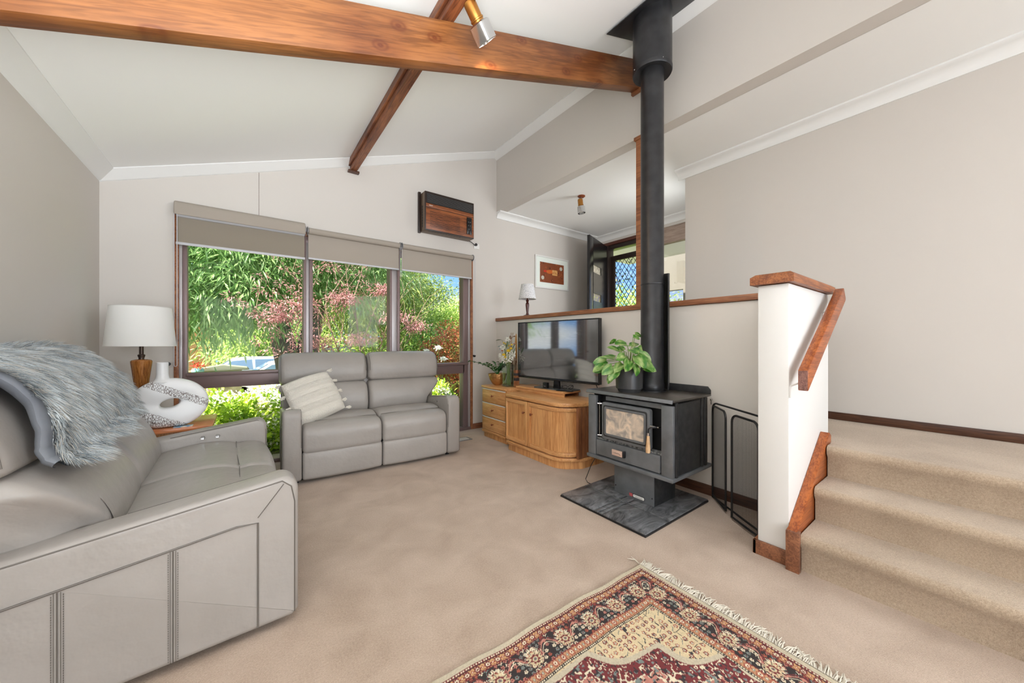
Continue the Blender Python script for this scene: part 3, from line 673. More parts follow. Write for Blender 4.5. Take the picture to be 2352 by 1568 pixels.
# ------------------------------------------------------------------ tufted cushion on the loveseat
cu = thing('tufted_cushion', 'square cream tufted cushion with tassels leaning on the sofa by the window', 'cushion', (.485, 3.57, .665))
cm = Matrix.Rotation(math.radians(6), 4, 'Z') @ Matrix.Rotation(math.radians(-27), 4, 'X') @ Matrix.Rotation(math.radians(-17), 4, 'Y')
cs = .205
def cush(side):
    def fn(u, v):
        a, b = u*2-1, v*2-1
        e = (1-abs(a)**2.6)**.55*(1-abs(b)**2.6)**.55 if abs(a) < 1 and abs(b) < 1 else 0
        px = a*cs*(1-.06*b*b); pz = b*cs*(1-.06*a*a)
        ph = (b*.5+.5)*4.5; tuft = 0
        fr = ph % 1.0
        if side < 0:
            tuft = (.017*math.sin(PI*min(1, fr/.62))**.7 if fr < .62 else .004*abs(math.sin(PI*(fr-.62)/.19)))*min(1, e*2.5)
            if fr < .62: tuft *= 1+.5*mnoise.noise(Vector((a*38, b*38, 1)))
            tuft += .0012*mnoise.noise(Vector((a*70, b*70, 4)))
        y = side*(e*.075+tuft)
        return tuple(cm @ Vector((px, y, pz)))
    return fn
link('tufted_front', MB().grid(cush(-1), 120, 120), 'cream', cu, smooth=True, angle=180); link('plain_back', MB().grid(cush(1), 24, 24), 'cream', cu, smooth=True, angle=180)
for (a, b) in [(-1, 1), (-1, .45), (-1, -.1), (-1, -.6), (-1, -1), (1, 1), (1, .45), (1, -.1), (1, -.6), (1, -1)]:
    m = MB(); sx = .95*a*cs; 
    for k in range(16):
        dx = a*(.012+.03*random.random()); dz = (random.random()-.5)*.026; dy = (random.random()-.5)*.022
        m.tube([cm @ Vector((sx, 0, b*cs*.95)), cm @ Vector((sx+a*.014, dy*.3, b*cs*.95+dz*.3)), cm @ Vector((sx+dx+a*.01, dy, b*cs*.95+dz-.006))], [.0025, .006, .004], 5)
    link('tassel', m, 'cream', cu, smooth=True)
# ------------------------------------------------------------------ side table, lamp, vase, coaster
tb = thing('side_table', 'orange-brown wooden side table in the corner behind the near sofa', 'table', (-.52, 3.56, 0))
link('tabletop', MB().box(-.33, .33, -.245, .245, .535, .562), wood('table_top_wood', (214, 140, 96), (186, 110, 66), 'X', 10, .25, 14), tb, bev=.004)
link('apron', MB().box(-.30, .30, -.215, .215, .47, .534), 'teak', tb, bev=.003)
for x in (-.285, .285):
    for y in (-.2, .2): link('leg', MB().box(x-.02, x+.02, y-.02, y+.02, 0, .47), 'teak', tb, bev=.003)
link('shelf', MB().box(-.30, .30, -.21, .21, .16, .18), 'teakY', tb, bev=.003)
lp = thing('table_lamp', 'large table lamp with white drum shade and tapered wooden base left of the window', 'lamp', (-.595, 3.60, .562))
link('foot', MB().lathe([(.0, 0), (.075, .0), (.078, .008), (.07, .018), (.03, .024)], (0, 0, 0), 32), wood('lamp_wood', (168, 110, 52), (126, 74, 30), 'Z', 14, .25, 12), lp, smooth=True)
link('stem', MB().lathe([(.02, .02), (.022, .06), (.026, .16), (.034, .26), (.047, .37), (.055, .44), (.056, .455), (.05, .462), (.03, .468)], (0, 0, 0), 32), M['lamp_wood'] if 'lamp_wood' in M else wood('lamp_wood_stem', (172, 112, 54), (122, 70, 28), 'Z', 14, .25, 12), lp, smooth=True)
link('neck', MB().lathe([(.018, .462), (.014, .475), (.02, .492), (.02, .5), (.012, .505), (.012, .56)], (0, 0, 0), 20), plain('dark_bronze', (70, 56, 48), .35, .6), lp, smooth=True)
def shade(r0, r1, z0, z1, nm='shade', mat='shade', par=None):
    m = MB().lathe([(r0, z0), (r1, z1)], (0, 0, 0), 48); m.f = m.f[:48]
    m3 = MB(); m3.tube([(r0*math.cos(a), r0*math.sin(a), z0) for a in np.linspace(0, 2*PI, 48, endpoint=False)], .0022, 5, close=True); m2 = MB(); m2.tube([(r1*math.cos(a), r1*math.sin(a), z1) for a in np.linspace(0, 2*PI, 48, endpoint=False)], .0022, 5, close=True)
    s = link(nm, m, mat, par, smooth=True); link('rim', m2, 'white', s); link('rim', m3, 'white', s); return s
sd = shade(.182, .158, .562, .838, par=lp)
m = MB(); m.tube([(-.157, 0, .82), (.157, 0, .82)], .002, 6); m.tube([(0, -.157, .82), (0, .157, .82)], .002, 6); m.tube([(0, 0, .56), (0, 0, .82)], .003, 6); link('shade_spider', m, 'chrome', lp)
# ceramic vase: flattened ring body with an oval hole, short neck
va = thing('ceramic_vase', 'white ceramic vase with an oval hole and pebble-textured bands on the side table', 'vase', (-.425, 3.40, .562), math.radians(4))
mv, nt, b = newmat('vase_ceramic'); setb(b, .35); b.inputs['Base Color'].default_value = srgb(232, 232, 232)
tc = nt.nodes.new('ShaderNodeTexCoord'); sx = nt.nodes.new('ShaderNodeSeparateXYZ'); nt.links.new(tc.outputs['Object'], sx.inputs[0])
def mth(op, a, bb=None, c=None):
    n = nt.nodes.new('ShaderNodeMath'); n.operation = op
    for i, v in enumerate((a, bb, c)):
        if v is None: continue
        if isinstance(v, (int, float)): n.inputs[i].default_value = v
        else: nt.links.new(v, n.inputs[i])
    return n.outputs[0]
X_, Z_ = sx.outputs['X'], sx.outputs['Z']
wob = nt.nodes.new('ShaderNodeTexNoise'); wob.inputs['Scale'].default_value = 22; nt.links.new(tc.outputs['Object'], wob.inputs[0])
# upper band: z + .5 x = .285 ; lower band: z + .62 x = .045
f1 = mth('ADD', mth('MULTIPLY', X_, .52), Z_); f1 = mth('ADD', f1, mth('MULTIPLY', wob.outputs[0], .012))
b1 = mth('LESS_THAN', mth('ABSOLUTE', mth('SUBTRACT', f1, .262)), .028)
b2 = mth('LESS_THAN', mth('ABSOLUTE', mth('SUBTRACT', f1, .03)), .045)
band = mth('MAXIMUM', b1, b2)
mp_ = nt.nodes.new('ShaderNodeMapping'); mp_.inputs['Rotation'].default_value = (0, math.radians(35), 0); mp_.inputs['Scale'].default_value = (105, 20, 52); nt.links.new(tc.outputs['Object'], mp_.inputs[0])
vo = nt.nodes.new('ShaderNodeTexVoronoi'); vo.feature = 'DISTANCE_TO_EDGE'; vo.inputs['Scale'].default_value = 1; nt.links.new(mp_.outputs[0], vo.inputs[0])
ln_ = mth('LESS_THAN', vo.outputs['Distance'], .075); msk = mth('MULTIPLY', ln_, band)
mx = nt.nodes.new('ShaderNodeMixRGB'); nt.links.new(msk, mx.inputs[0]); mx.inputs[1].default_value = srgb(234, 234, 234); mx.inputs[2].default_value = srgb(134, 124, 120); nt.links.new(mx.outputs[0], b.inputs['Base Color'])
bp = nt.nodes.new('ShaderNodeBump'); bp.inputs['Distance'].default_value = .004; nt.links.new(mth('MULTIPLY', vo.outputs['Distance'], band), bp.inputs['Height']); nt.links.new(bp.outputs[0], b.inputs['Normal'])
def vfn(u, v):
    a = 2*PI*u; c = 2*PI*v
    ca, sa = math.cos(a), math.sin(a)
    ox, oz = .203*ca, .172*sa; ix, iz = .052*ca, .030*sa+.012*ca
    oz = max(oz, -.163)
    k = .5-.5*math.cos(c); e = math.sin(c)
    k = k**.85
    th_ = .060*(1-.25*abs(ca)**3)
    x = ix+(ox-ix)*k+.004; z = iz+(oz-iz)*k
    return (x, th_*(1 if e > 0 else -1)*abs(e)**(.22 if k < .45 else .6), z+.168)
m = MB().grid(lambda u, v: vfn(u, v), 72, 37, True)
link('body', m, mv, va, smooth=True, angle=70)
link('neck', MB().lathe([(.06, .315), (.042, .328), (.034, .345), (.031, .37), (.031, .447), (.028, .45), (.026, .445), (.026, .35)], (-.035, 0, 0), 28), 'ceramic', va, smooth=True)
tag(link('coaster', MB().box(-.40, -.30, 3.335, 3.395, .562, .567), plain('patterned_coaster', (226, 214, 190), .4, var=(45, (90, 150, 190), 2)), bev=.001), 'small patterned coaster at the front of the side table', 'coaster')
# ------------------------------------------------------------------ drawer unit and curved-corner cabinet
def knob(par, x, y, z):  # faces -X
    q = Matrix.Rotation(-PI/2, 4, 'Y')
    return link('knob', MB().lathe([(.006, -.004), (.005, .012), (.012, .018), (.013, .024), (.008, .029), (0, .03)], (x, y, z), 16, q), 'knobwood', par, smooth=True)
dr = thing('drawer_unit', 'pale teak three-drawer unit in the corner by the window', 'drawers', (2.33, 3.475, 0))
link('plinth', MB().box(.02, .43, -.24, .235, 0, .06), 'teak', dr, bev=.002)
link('base_rail', MB().box(-.006, .44, -.248, .25, .062, .092), 'teakY', dr, bev=.006)
link('carcass', MB().box(.012, .44, -.245, .243, .092, .6), 'teak', dr, bev=.002)
link('top', MB().box(-.012, .45, -.25, .252, .6, .628), 'teakY', dr, bev=.006)
for i, z in enumerate((.098, .266, .434)):
    d = link('drawer', MB().box(-.004, .012, -.24, .24, z, z+.158), 'teakY', dr, bev=.003)
    link('finger_rail', MB().box(-.006, .002, -.24, .24, z+.15, z+.16), 'pale_edge' if 'pale_edge' in M else 'white', d, bev=.001)
    knob(d, -.006, .0, z+.085)
cb = thing('corner_cabinet', 'teak cabinet with a curved right-hand door under the television', 'cabinet', (2.25, 2.72, 0))
# plan outline (x depth into wall, y), right end = -y: curved corner
def outline(o=0.0, back=.50):
    pts = [(back, .43+o*.3), (.10, .43+o), (.045, .415+o), (.012-o, .385+o*.6), (-o, .35)]
    pts += [(-o, y) for y in (.1, -.15, -.30)]
    for i in range(1, 7):
        a = PI/2*.72*i/6; R_ = .20; pts.append((-o+(R_+0)*(1-math.cos(a)), -.30-(R_+o)*math.sin(a)))
    pts += [(.20, -.53-o), (back, -.53-o)]
    return pts
link('plinth', MB().prism(outline(-.012, .5), 'Z', 0, .07), 'teak', cb, smooth=True, angle=30)
link('base_rail', MB().prism(outline(.01), 'Z', .072, .10), 'teakY', cb, bev=.004)
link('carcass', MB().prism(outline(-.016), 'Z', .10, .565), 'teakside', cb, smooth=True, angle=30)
link('top', MB().prism(outline(.012), 'Z', .565, .60), 'teakY', cb, bev=.006)
for i in range(7):
    x = .125+i*.055
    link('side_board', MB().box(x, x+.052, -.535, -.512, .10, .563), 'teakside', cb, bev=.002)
def door_panel(pts, z0, z1, par, kn):
    """door following the plan points (x,y): frame strips and thin panel"""
    def strip(pp, za, zb, off, th):
        m = MB(); n = len(pp)
        nrm = []
        for i in range(n):
            a = Vector(pp[min(i+1, n-1)]).to_2d() - Vector(pp[max(i-1, 0)]).to_2d(); a.normalize(); nrm.append(Vector((a.y, -a.x)))
        for i, p in enumerate(pp):
            q = Vector((p[0], p[1])); o = nrm[i]
            if o.x > 0: o = -o
            a = q+o*off; b = q+o*(off-th)
            m.v += [(a.x, a.y, za), (a.x, a.y, zb), (b.x, b.y, zb), (b.x, b.y, za)]
        for i in range(n-1):
            for j in range(4): j2 = (j+1) % 4; m.f.append([i*4+j, i*4+j2, i*4+4+j2, i*4+4+j])
        m.f += [[0, 1, 2, 3], [(n-1)*4+k for k in (3, 2, 1, 0)]]
        return m
    # resample by arc length
    P = np.array(pts); sl_ = np.concatenate([[0], np.cumsum(np.linalg.norm(np.diff(P, axis=0), axis=1))]); T = sl_[-1]
    at = lambda s: (float(np.interp(s, sl_, P[:, 0])), float(np.interp(s, sl_, P[:, 1])))
    seq = lambda a, b, n: [at(a+(b-a)*i/n) for i in range(n+1)]
    d = link('door', strip(seq(.03, T-.03, 14), z0+.03, z1-.03, .004, .012), 'teak', par, smooth=True, angle=40)
    link('top_frame', strip(seq(0, T, 16), z1-.036, z1, .016, .026), 'teakY', d, bev=.004); link('bottom_frame', strip(seq(0, T, 16), z0, z0+.036, .016, .026), 'teakY', d, bev=.004)
    link('stile', strip(seq(0, .036, 3), z0, z1, .0165, .026), 'teak', d, bev=.004); link('stile', strip(seq(T-.036, T, 3), z0, z1, .0165, .026), 'teak', d, bev=.004)
    link('bead', strip(seq(.036, T-.036, 14), z1-.042, z1-.037, .0085, .01), 'teakY', d); link('bead', strip(seq(.036, T-.036, 14), z0+.037, z0+.042, .0085, .01), 'teakY', d)
    p = at(kn if kn > 0 else T+kn); knob(d, p[0]-.004, p[1], z1-.115)
oo = outline(-.012)
lf = [p for p in oo if p[1] >= -.2 and p[0] < .09]
door_panel([(.03, .405), (.012, .385), (.012, .33), (.012, .2), (.012, .03)], .112, .555, cb, -.055)
door_panel([(.012, .022), (.012, -.15), (.012, -.29)]+[(.012+.19*(1-math.cos(a)), -.30-.19*math.sin(a)) for a in [PI/2*.78*i/6 for i in range(1, 7)]]+[(.19, -.503)], .112, .555, cb, .055)
# low stand board under the television
sb = thing('television_stand_board', 'low teak stand board on top of the cabinet under the television', 'stand', (2.50, 2.70, .60))
sbr = math.radians(3); sb.rotation_euler = (0, 0, sbr)
link('board', MB().box(0, .27, -.19, .53, .034, .056), 'teakY', sb, bev=.002); link('front_rail', MB().box(.012, .03, -.19, .53, .0, .034), 'teakY', sb, bev=.002)
link('rear_rail', MB().box(.24, .26, -.17, .51, 0, .034), 'teakside', sb); 
# television
tvw, tvh = 1.10, .63
tv = thing('television', 'large dusty flat-screen television on the teak cabinet', 'television', (2.605, 2.72, .656), math.radians(5.8))
scr, nt, b = newmat('dark_screen'); setb(b, .06, 0, .9, .6); b.inputs['Base Color'].default_value = srgb(38, 42, 46); b.inputs['Coat Roughness'].default_value = .03
tc = nt.nodes.new('ShaderNodeTexCoord'); mpp = nt.nodes.new('ShaderNodeMapping'); mpp.inputs['Scale'].default_value = (1, 3, 26); nt.links.new(tc.outputs['Object'], mpp.inputs[0])
n1 = nt.nodes.new('ShaderNodeTexNoise'); n1.inputs['Scale'].default_value = 3; n1.inputs['Detail'].default_value = 6; n1.inputs['Distortion'].default_value = 1.2; nt.links.new(mpp.outputs[0], n1.inputs[0])
rr_ = nt.nodes.new('ShaderNodeValToRGB'); rr_.color_ramp.elements[0].position = .55; rr_.color_ramp.elements[0].color = (.022, .026, .03, 1); rr_.color_ramp.elements[1].position = .75; rr_.color_ramp.elements[1].color = (.16, .18, .19, 1)
nt.links.new(n1.outputs[0], rr_.inputs[0]); nt.links.new(rr_.outputs[0], b.inputs['Base Color']); b.inputs['IOR'].default_value = 2.4
link('housing', MB().box(-.012, .03, -tvw/2, tvw/2, .094, .094+tvh), 'black', tv, bev=.004)
link('screen', MB().box(-.0145, -.0125, -tvw/2+.012, tvw/2-.012, .116, .094+tvh-.012), scr, tv)
fr = MB(); 
fr.box(-.018, -.008, -tvw/2, tvw/2, .092, .112)
link('bottom_bezel', fr, 'blackgloss', tv, bev=.002)
link('top_bezel', MB().box(-.017, -.008, -tvw/2, tvw/2, .094+tvh-.01, .094+tvh), 'blackgloss', tv); link('side_bezel', MB().box(-.017, -.008, -tvw/2, -tvw/2+.01, .1, .09+tvh), 'blackgloss', tv); link('side_bezel', MB().box(-.017, -.008, tvw/2-.01, tvw/2, .1, .09+tvh), 'blackgloss', tv)
link('neck', MB().prism([(-.045, .008), (.045, .008), (.03, .13), (-.03, .13)], 'X', .015, .04), 'black', tv, bev=.003)
link('stand_base', MB().prism(rrect(.20, .50, .03, 4, .04, .02), 'Z', 0, .009), plain('smoked_base', (96, 98, 100), .15, .2), tv, bev=.002)
link('rear_cable', MB().tube([(.03, -.35, .3), (.045, -.45, .15), (.05, -.50, .02), (.052, -.56, -.02), (.055, -.6, -.1)], .004, 8), 'black', tv)
rm = thing('remote_control', 'black remote control lying flat in front of the television', 'remote', (2.575, 2.548, .6575), math.radians(20))
link('body', MB().box(-.022, .022, -.09, .09, 0, .014), 'black', rm, bev=.004)
for i in range(5): link('button', MB().box(-.012, .012, -.07+i*.028, -.056+i*.028, .014, .0155), 'stove', rm, bev=.0005)
eg = thing('eyeglasses', 'folded black-rimmed glasses resting on the stand board', 'glasses', (2.63, 2.56, .657), math.radians(-30))
for s in (-1, 1):
    link('lens_rim', MB().tube([(s*.031+.024*math.cos(a), 0, .036+.019*math.sin(a)) for a in np.linspace(0, 2*PI, 20, endpoint=False)], .0022, 6, close=True), 'black', eg, smooth=True)
    link('temple', MB().tube([(s*.056, 0, .045), (s*.058, .03, .05), (s*.04, .09, .012), (s*.02, .10, .003)], .002, 6), 'black', eg)
link('bridge', MB().tube([(-.008, 0, .04), (0, 0, .043), (.008, 0, .04)], .002, 6), 'black', eg)
sbx = thing('streaming_box', 'small black box standing in front of the television', 'box', (2.545, 2.80, .6655), math.radians(10))
link('body', MB().box(-.02, .02, -.028, .028, 0, .06), 'black', sbx, bev=.005); link('indicator', MB().box(-.0212, -.0195, -.012, .012, .02, .024), 'alu', sbx)
link('cable', MB().tube([(.02, .01, .01), (.03, .05, .004), (.01, .085, .03), (-.01, .06, .002), (.02, .12, .004)], .0022, 6), 'alu', sbx, smooth=True)
# items on the drawer unit ------------------------------------------------
bowl_m, nt, b = newmat('hammered_gold'); setb(b, .28, .75); b.inputs['Base Color'].default_value = srgb(196, 150, 96)
tc = nt.nodes.new('ShaderNodeTexCoord'); v_ = nt.nodes.new('ShaderNodeTexVoronoi'); v_.inputs['Scale'].default_value = 46; nt.links.new(tc.outputs['Object'], v_.inputs[0])
bp = nt.nodes.new('ShaderNodeBump'); bp.inputs['Strength'].default_value = .9; bp.inputs['Distance'].default_value = .006; nt.links.new(v_.outputs['Distance'], bp.inputs['Height']); nt.links.new(bp.outputs[0], b.inputs['Normal'])
def leafmesh(L, w, fold=.25, curl=.3, n=6, heart=False):
    """leaf along +Y from the origin, n sections"""
    m = MB()
    for i in range(n+1):
        t = i/n
        wd = w*math.sin(PI*min(1, t*.93+.07))**.8 if not heart else w*(math.sin(PI*min(1, (t*.86+.14)))**.65)*(1-.25*t)
        if i == n: wd = .0004
        y = L*t; z = -curl*L*t*t
        if heart and i == 0: wd = w*.55; 
        back = -L*.12 if (heart and i == 0) else 0
        m.v += [(-wd, y+back, z+fold*wd), (0, y, z), (wd, y+back, z+fold*wd)]
    for i in range(n):
        k = i*3; m.f += [[k, k+1, k+4, k+3], [k+1, k+2, k+5, k+4]]
    return m
def orient(pos, d, roll=0, s=1):
    d = Vector(d).normalized(); q = d.to_track_quat('Y', 'Z').to_matrix().to_4x4()
    return Matrix.Translation(Vector(pos)) @ q @ Matrix.Rotation(roll, 4, 'Y') @ Matrix.Scale(s, 4)
M['zz'] = plain('zz_leaf', (72, 124, 62), .25, var=(30, (40, 92, 44)))
zz = thing('potted_zz_plant', 'small glossy-leaved plant in a hammered gold bowl on the drawers', 'plant', (2.47, 3.595, .628)); zz.scale = (1.25, 1.25, 1.2)
link('bowl', MB().lathe([(.0, 0), (.035, .0), (.055, .02), (.078, .06), (.09, .105), (.0905, .118), (.086, .118), (.08, .09)], (0, 0, 0), 32), bowl_m, zz, smooth=True)
link('soil', MB().lathe([(0, .1), (.083, .1), (.083, .09)], (0, 0, 0), 20), 'darkbase', zz)
zl = leafmesh(.05, .013, .3, .15, 5)
zl_o = None
for si, (az, ln, le) in enumerate([(2.5, .22, 1.0), (3.4, .17, .75), (1.2, .15, .5), (.2, .14, .5), (-.8, .16, .6), (4.6, .15, .45), (5.4, .13, .4)]):
    pts = []; 
    for i in range(8):
        t = i/7; rr = ln*t*le*(.6+.6*t); pts.append(Vector((rr*math.cos(az), rr*math.sin(az), .1+ln*t*(1-.35*le*t))))
    stem = link('stem', MB().tube(pts, [.004-.0022*i/7 for i in range(8)], 6), 'zz', zz, smooth=True)
    for i in range(2, 8):
        for sd in (-1, 1):
            t = pts[min(i, 7)]-pts[i-1]; side = Vector((-math.sin(az), math.cos(az), .35))*sd
            d = side*.8+t.normalized()*.7
            if zl_o is None: zl_o = link('leaf', zl, 'zz', stem, smooth=True); lo_ = zl_o
            else: lo_ = zl_o.copy(); COL.objects.link(lo_); lo_.parent = stem
            lo_.matrix_local = orient(pts[i], d, random.uniform(-.4, .4), .8+.4*random.random())
# glass vase with flowers
fv = thing('flower_vase', 'tall clear glass vase of yellow and white flowers beside the television', 'vase', (2.47, 3.375, .628)); fv.scale = (1.18, 1.25, 1.1)
sq = lambda w, r: rrect(w, w, r, 3)
def sqtube(w0, w1, z0, z1, th):
    m = MB(); ring = []
    for (w, z) in ((w0, z0), (w1, z1), (w1-th*2, z1), (w0-th*2, z0+.012)):
        for a, b in sq(w, .012): m.v.append((a, b, z))
    k = len(sq(1, .012))
    for i in range(3):
        for j in range(k): m.f.append([i*k+j, i*k+(j+1) % k, (i+1)*k+(j+1) % k, (i+1)*k+j])
    m.f += [list(range(k)), [3*k+j for j in range(k)]]
    return m
link('glass', sqtube(.085, .098, 0, .24, .004), 'vaseglass', fv, smooth=True)
wt = glass('vase_water', (.93, .96, .92), 1.33, .3)
link('water', MB().prism(sq(.078, .01), 'Z', .013, .17), wt, fv)
M['stemgreen'] = plain('flower_stem_green', (128, 142, 88), .6); M['yellow'] = plain('yellow_petal', (240, 202, 54), .6); M['whitefl'] = plain('white_petal', (238, 236, 226), .7); M['orangefl'] = plain('orange_petal', (206, 96, 48), .6); M['sage'] = plain('sage_leaf', (116, 134, 104), .6); M['palebl'] = plain('pale_blue_petal', (186, 208, 216), .6)
random.seed(11)
flo = [(.0, -.045, .41, 'yellow', .02), (-.02, .015, .315, 'yellow', .024), (-.015, .05, .34, 'yellow', .026), (.0, -.005, .385, 'yellow', .028), (.02, .02, .44, 'yellow', .018), (.0, .07, .47, 'yellow', .012), (.03, -.02, .45, 'yellow', .016), (-.01, .03, .46, 'yellow', .011), (.0, .095, .385, 'orangefl', .013), (.02, -.07, .46, 'orangefl', .009)]
for (x, y, z, c, r) in flo:
    f = link('flower', MB().lathe([(0, -r*.5), (r*.55, -r*.45), (r*.8, 0), (r*.5, r*.4), (0, r*.3)], (x, y, z), 14), c, fv, smooth=True)
    pm = leafmesh(r*.95, r*.3, .35, -.3, 3)
    po_ = None
    for ring, (nn, el) in enumerate(((9, .25), (7, .9))):
        for k in range(nn):
            a = 2*PI*k/nn+ring*.3; d = (math.cos(a), math.sin(a), el)
            if po_ is None: po_ = link('petal', pm, c, f, smooth=True); q = po_
            else: q = po_.copy(); COL.objects.link(q); q.parent = f
            q.matrix_local = orient((x, y, z-r*.2), d, 0, 1)
    link('stem', MB().tube([(x*.2, y*.25-.01, .02), (x*.3, y*.2, .2), (x, y, z-r*.4)], .0024, 6), 'stemgreen', fv)
# white filler blossom: many tiny florets on sprigs
for (cx_, cy_, cz_, R_) in ((-.03, 0, .29, .05), (-.02, .06, .42, .03), (-.02, -.02, .50, .03), (0, -.03, .33, .06), (-.02, -.055, .30, .04), (.0, .08, .30, .04), (.02, .01, .31, .045), (.01, -.06, .36, .035), (-.01, .1, .33, .03)):
    m = MB()
    for k in range(46):
        v = Vector((random.gauss(0, 1), random.gauss(0, 1), random.gauss(0, 1))).normalized()*R_*(.5+.5*random.random()); p = Vector((cx_, cy_, cz_))+v; r = .0045+.003*random.random()
        m.lathe([(0, -r), (r, -r*.1), (r*.5, r*.8), (0, r)], tuple(p), 6)
    tag_ = link('filler_blossom', m, 'whitefl', fv, smooth=True); tag_['kind'] = 'stuff'
for (x, y, z, d, L_, mt) in [(0, .10, .50, (0, .9, .1), .10, 'sage'), (.01, .03, .40, (0, .3, 1), .09, 'sage'), (-.01, .05, .37, (-.1, .5, .8), .10, 'sage'), (.02, -.04, .40, (0, -.5, .8), .10, 'sage'), (0, -.02, .46, (0, .2, 1), .08, 'sage'), (.0, .085, .43, (-.2, 1, .1), .07, 'palebl'), (.0, .08, .425, (-.2, .9, -.4), .06, 'palebl'), (0, -.085, .36, (0, -.3, 1), .07, 'sage'), (.0, .06, .33, (0, .8, .5), .07, 'sage'), (-.01, -.005, .43, (-.3, -.3, 1), .07, 'sage')]:
    lf_ = link('leaf', leafmesh(L_, .011, .3, .2, 5), mt, fv, smooth=True); lf_.matrix_local = orient((x, y, z), d, .3)
    link('stem', MB().tube([(0, 0, .25), (x*.6, y*.6, z*.7+.08), (x, y, z)], .0016, 5), 'stemgreen', fv)
for k in range(9):
    a = k*.7; link('stem', MB().tube([(.026*math.cos(a), .026*math.sin(a), .02), (.012*math.cos(a+2.6), .012*math.sin(a+2.6), .2), (.03*math.cos(a+2.8), .03*math.sin(a+2.8), .3)], .0026, 6), 'stemgreen', fv)
# giraffe figurine behind the flowers
gf = thing('giraffe_figurine', 'carved wooden giraffe figurine standing behind the flower vase', 'figurine', (2.62, 3.50, .628)); gf.scale = (1.17, 1.0, 1.17)
gm = plain('giraffe_wood', (196, 178, 156), .6, var=(34, (136, 98, 72), 1))
body = MB().tube([(0, -.075, .235), (0, -.05, .25), (0, .0, .255), (0, .03, .26), (0, .035, .34), (0, .03, .42), (0, .022, .475), (0, .025, .487)], [.022, .036, .038, .03, .02, .016, .014, .012], 14)
bo = link('body', body, gm, gf, smooth=True)
link('head', MB().tube([(0, .0, .498), (0, .025, .497), (0, .05, .482), (0, .078, .458), (0, .088, .45)], [.008, .018, .017, .012, .008], 12), gm, gf, smooth=True)
for sx_ in (-.009, .009):
    link('horn', MB().tube([(sx_, .006, .505), (sx_*1.3, -.002, .54), (sx_*1.3, -.003, .546)], [.003, .003, .005], 8), gm, gf, smooth=True)
    link('ear', MB().tube([(sx_, .004, .503), (sx_*3.2, -.008, .512), (sx_*4.6, -.012, .506)], [.003, .007, .001], 8), gm, gf, smooth=True)
    for yy in (-.065, .02): link('leg', MB().tube([(sx_*1.6, yy, .23), (sx_*1.7, yy, .12), (sx_*1.7, yy, .0)], [.014, .008, .009], 10), gm, gf, smooth=True)
link('tail', MB().tube([(0, -.095, .25), (0, -.105, .2), (0, -.1, .16)], [.004, .003, .005], 6), gm, gf)
cbx = thing('striped_wooden_column', 'slim upright box of light and dark wood bands behind the vase', 'ornament', (2.525, 3.285, .628))
for i, (h0, h1, cc) in enumerate([(0, .035, 0), (.035, .075, 0), (.075, .11, 1), (.11, .135, 0), (.135, .165, 1), (.165, .20, 0)]):
    link('band', MB().box(-.024, .024, -.024, .024, h0, h1), plain('dark_band_wood', (60, 52, 54), .5) if cc else 'teakside', cbx, bev=.001)
tw = thing('tall_wooden_ornament', 'tan curved wooden ornament showing at the left edge of the television', 'ornament', (2.725, 3.55, .628)); tw.scale = (.8, .8, 1.19)
link('figure', MB().tube([(0, 0, 0), (0, 0, .2), (0, .0, .38), (0, .008, .44), (0, .006, .50), (0, .004, .53)], [.03, .02, .012, .017, .012, .004], 12), plain('tan_wood', (214, 156, 84), .5), tw, smooth=True)
link('base', MB().lathe([(0, 0), (.04, 0), (.04, .012), (0, .012)], (0, 0, 0), 20), 'knobwood', tw, smooth=True)
# small lamp on the half wall cap
sl_ = thing('small_table_lamp', 'small lamp with patterned white shade and turned dark base on the half-wall cap', 'lamp', (2.865, 3.50, 1.485))
link('base', MB().lathe([(0, 0), (.05, 0), (.05, .008), (.02, .02), (.014, .04), (.02, .10), (.024, .14), (.02, .165), (.012, .175), (.02, .19), (.016, .205), (.008, .21), (.007, .26)], (0, 0, 0), 28), plain('dark_turned_wood', (76, 34, 28), .2), sl_, smooth=True)
ps, nt, b = newmat('patterned_shade'); setb(b, .8); tc = nt.nodes.new('ShaderNodeTexCoord'); v_ = nt.nodes.new('ShaderNodeTexVoronoi'); v_.feature = 'DISTANCE_TO_EDGE'; v_.inputs['Scale'].default_value = 110; nt.links.new(tc.outputs['Object'], v_.inputs[0])
r_ = nt.nodes.new('ShaderNodeValToRGB'); r_.color_ramp.elements[0].position = .05; r_.color_ramp.elements[0].color = srgb(178, 178, 184); r_.color_ramp.elements[1].position = .16; r_.color_ramp.elements[1].color = srgb(244, 244, 244); nt.links.new(v_.outputs['Distance'], r_.inputs[0]); nt.links.new(r_.outputs[0], b.inputs['Base Color'])
shade(.112, .078, .215, .40, 'shade', ps, sl_)
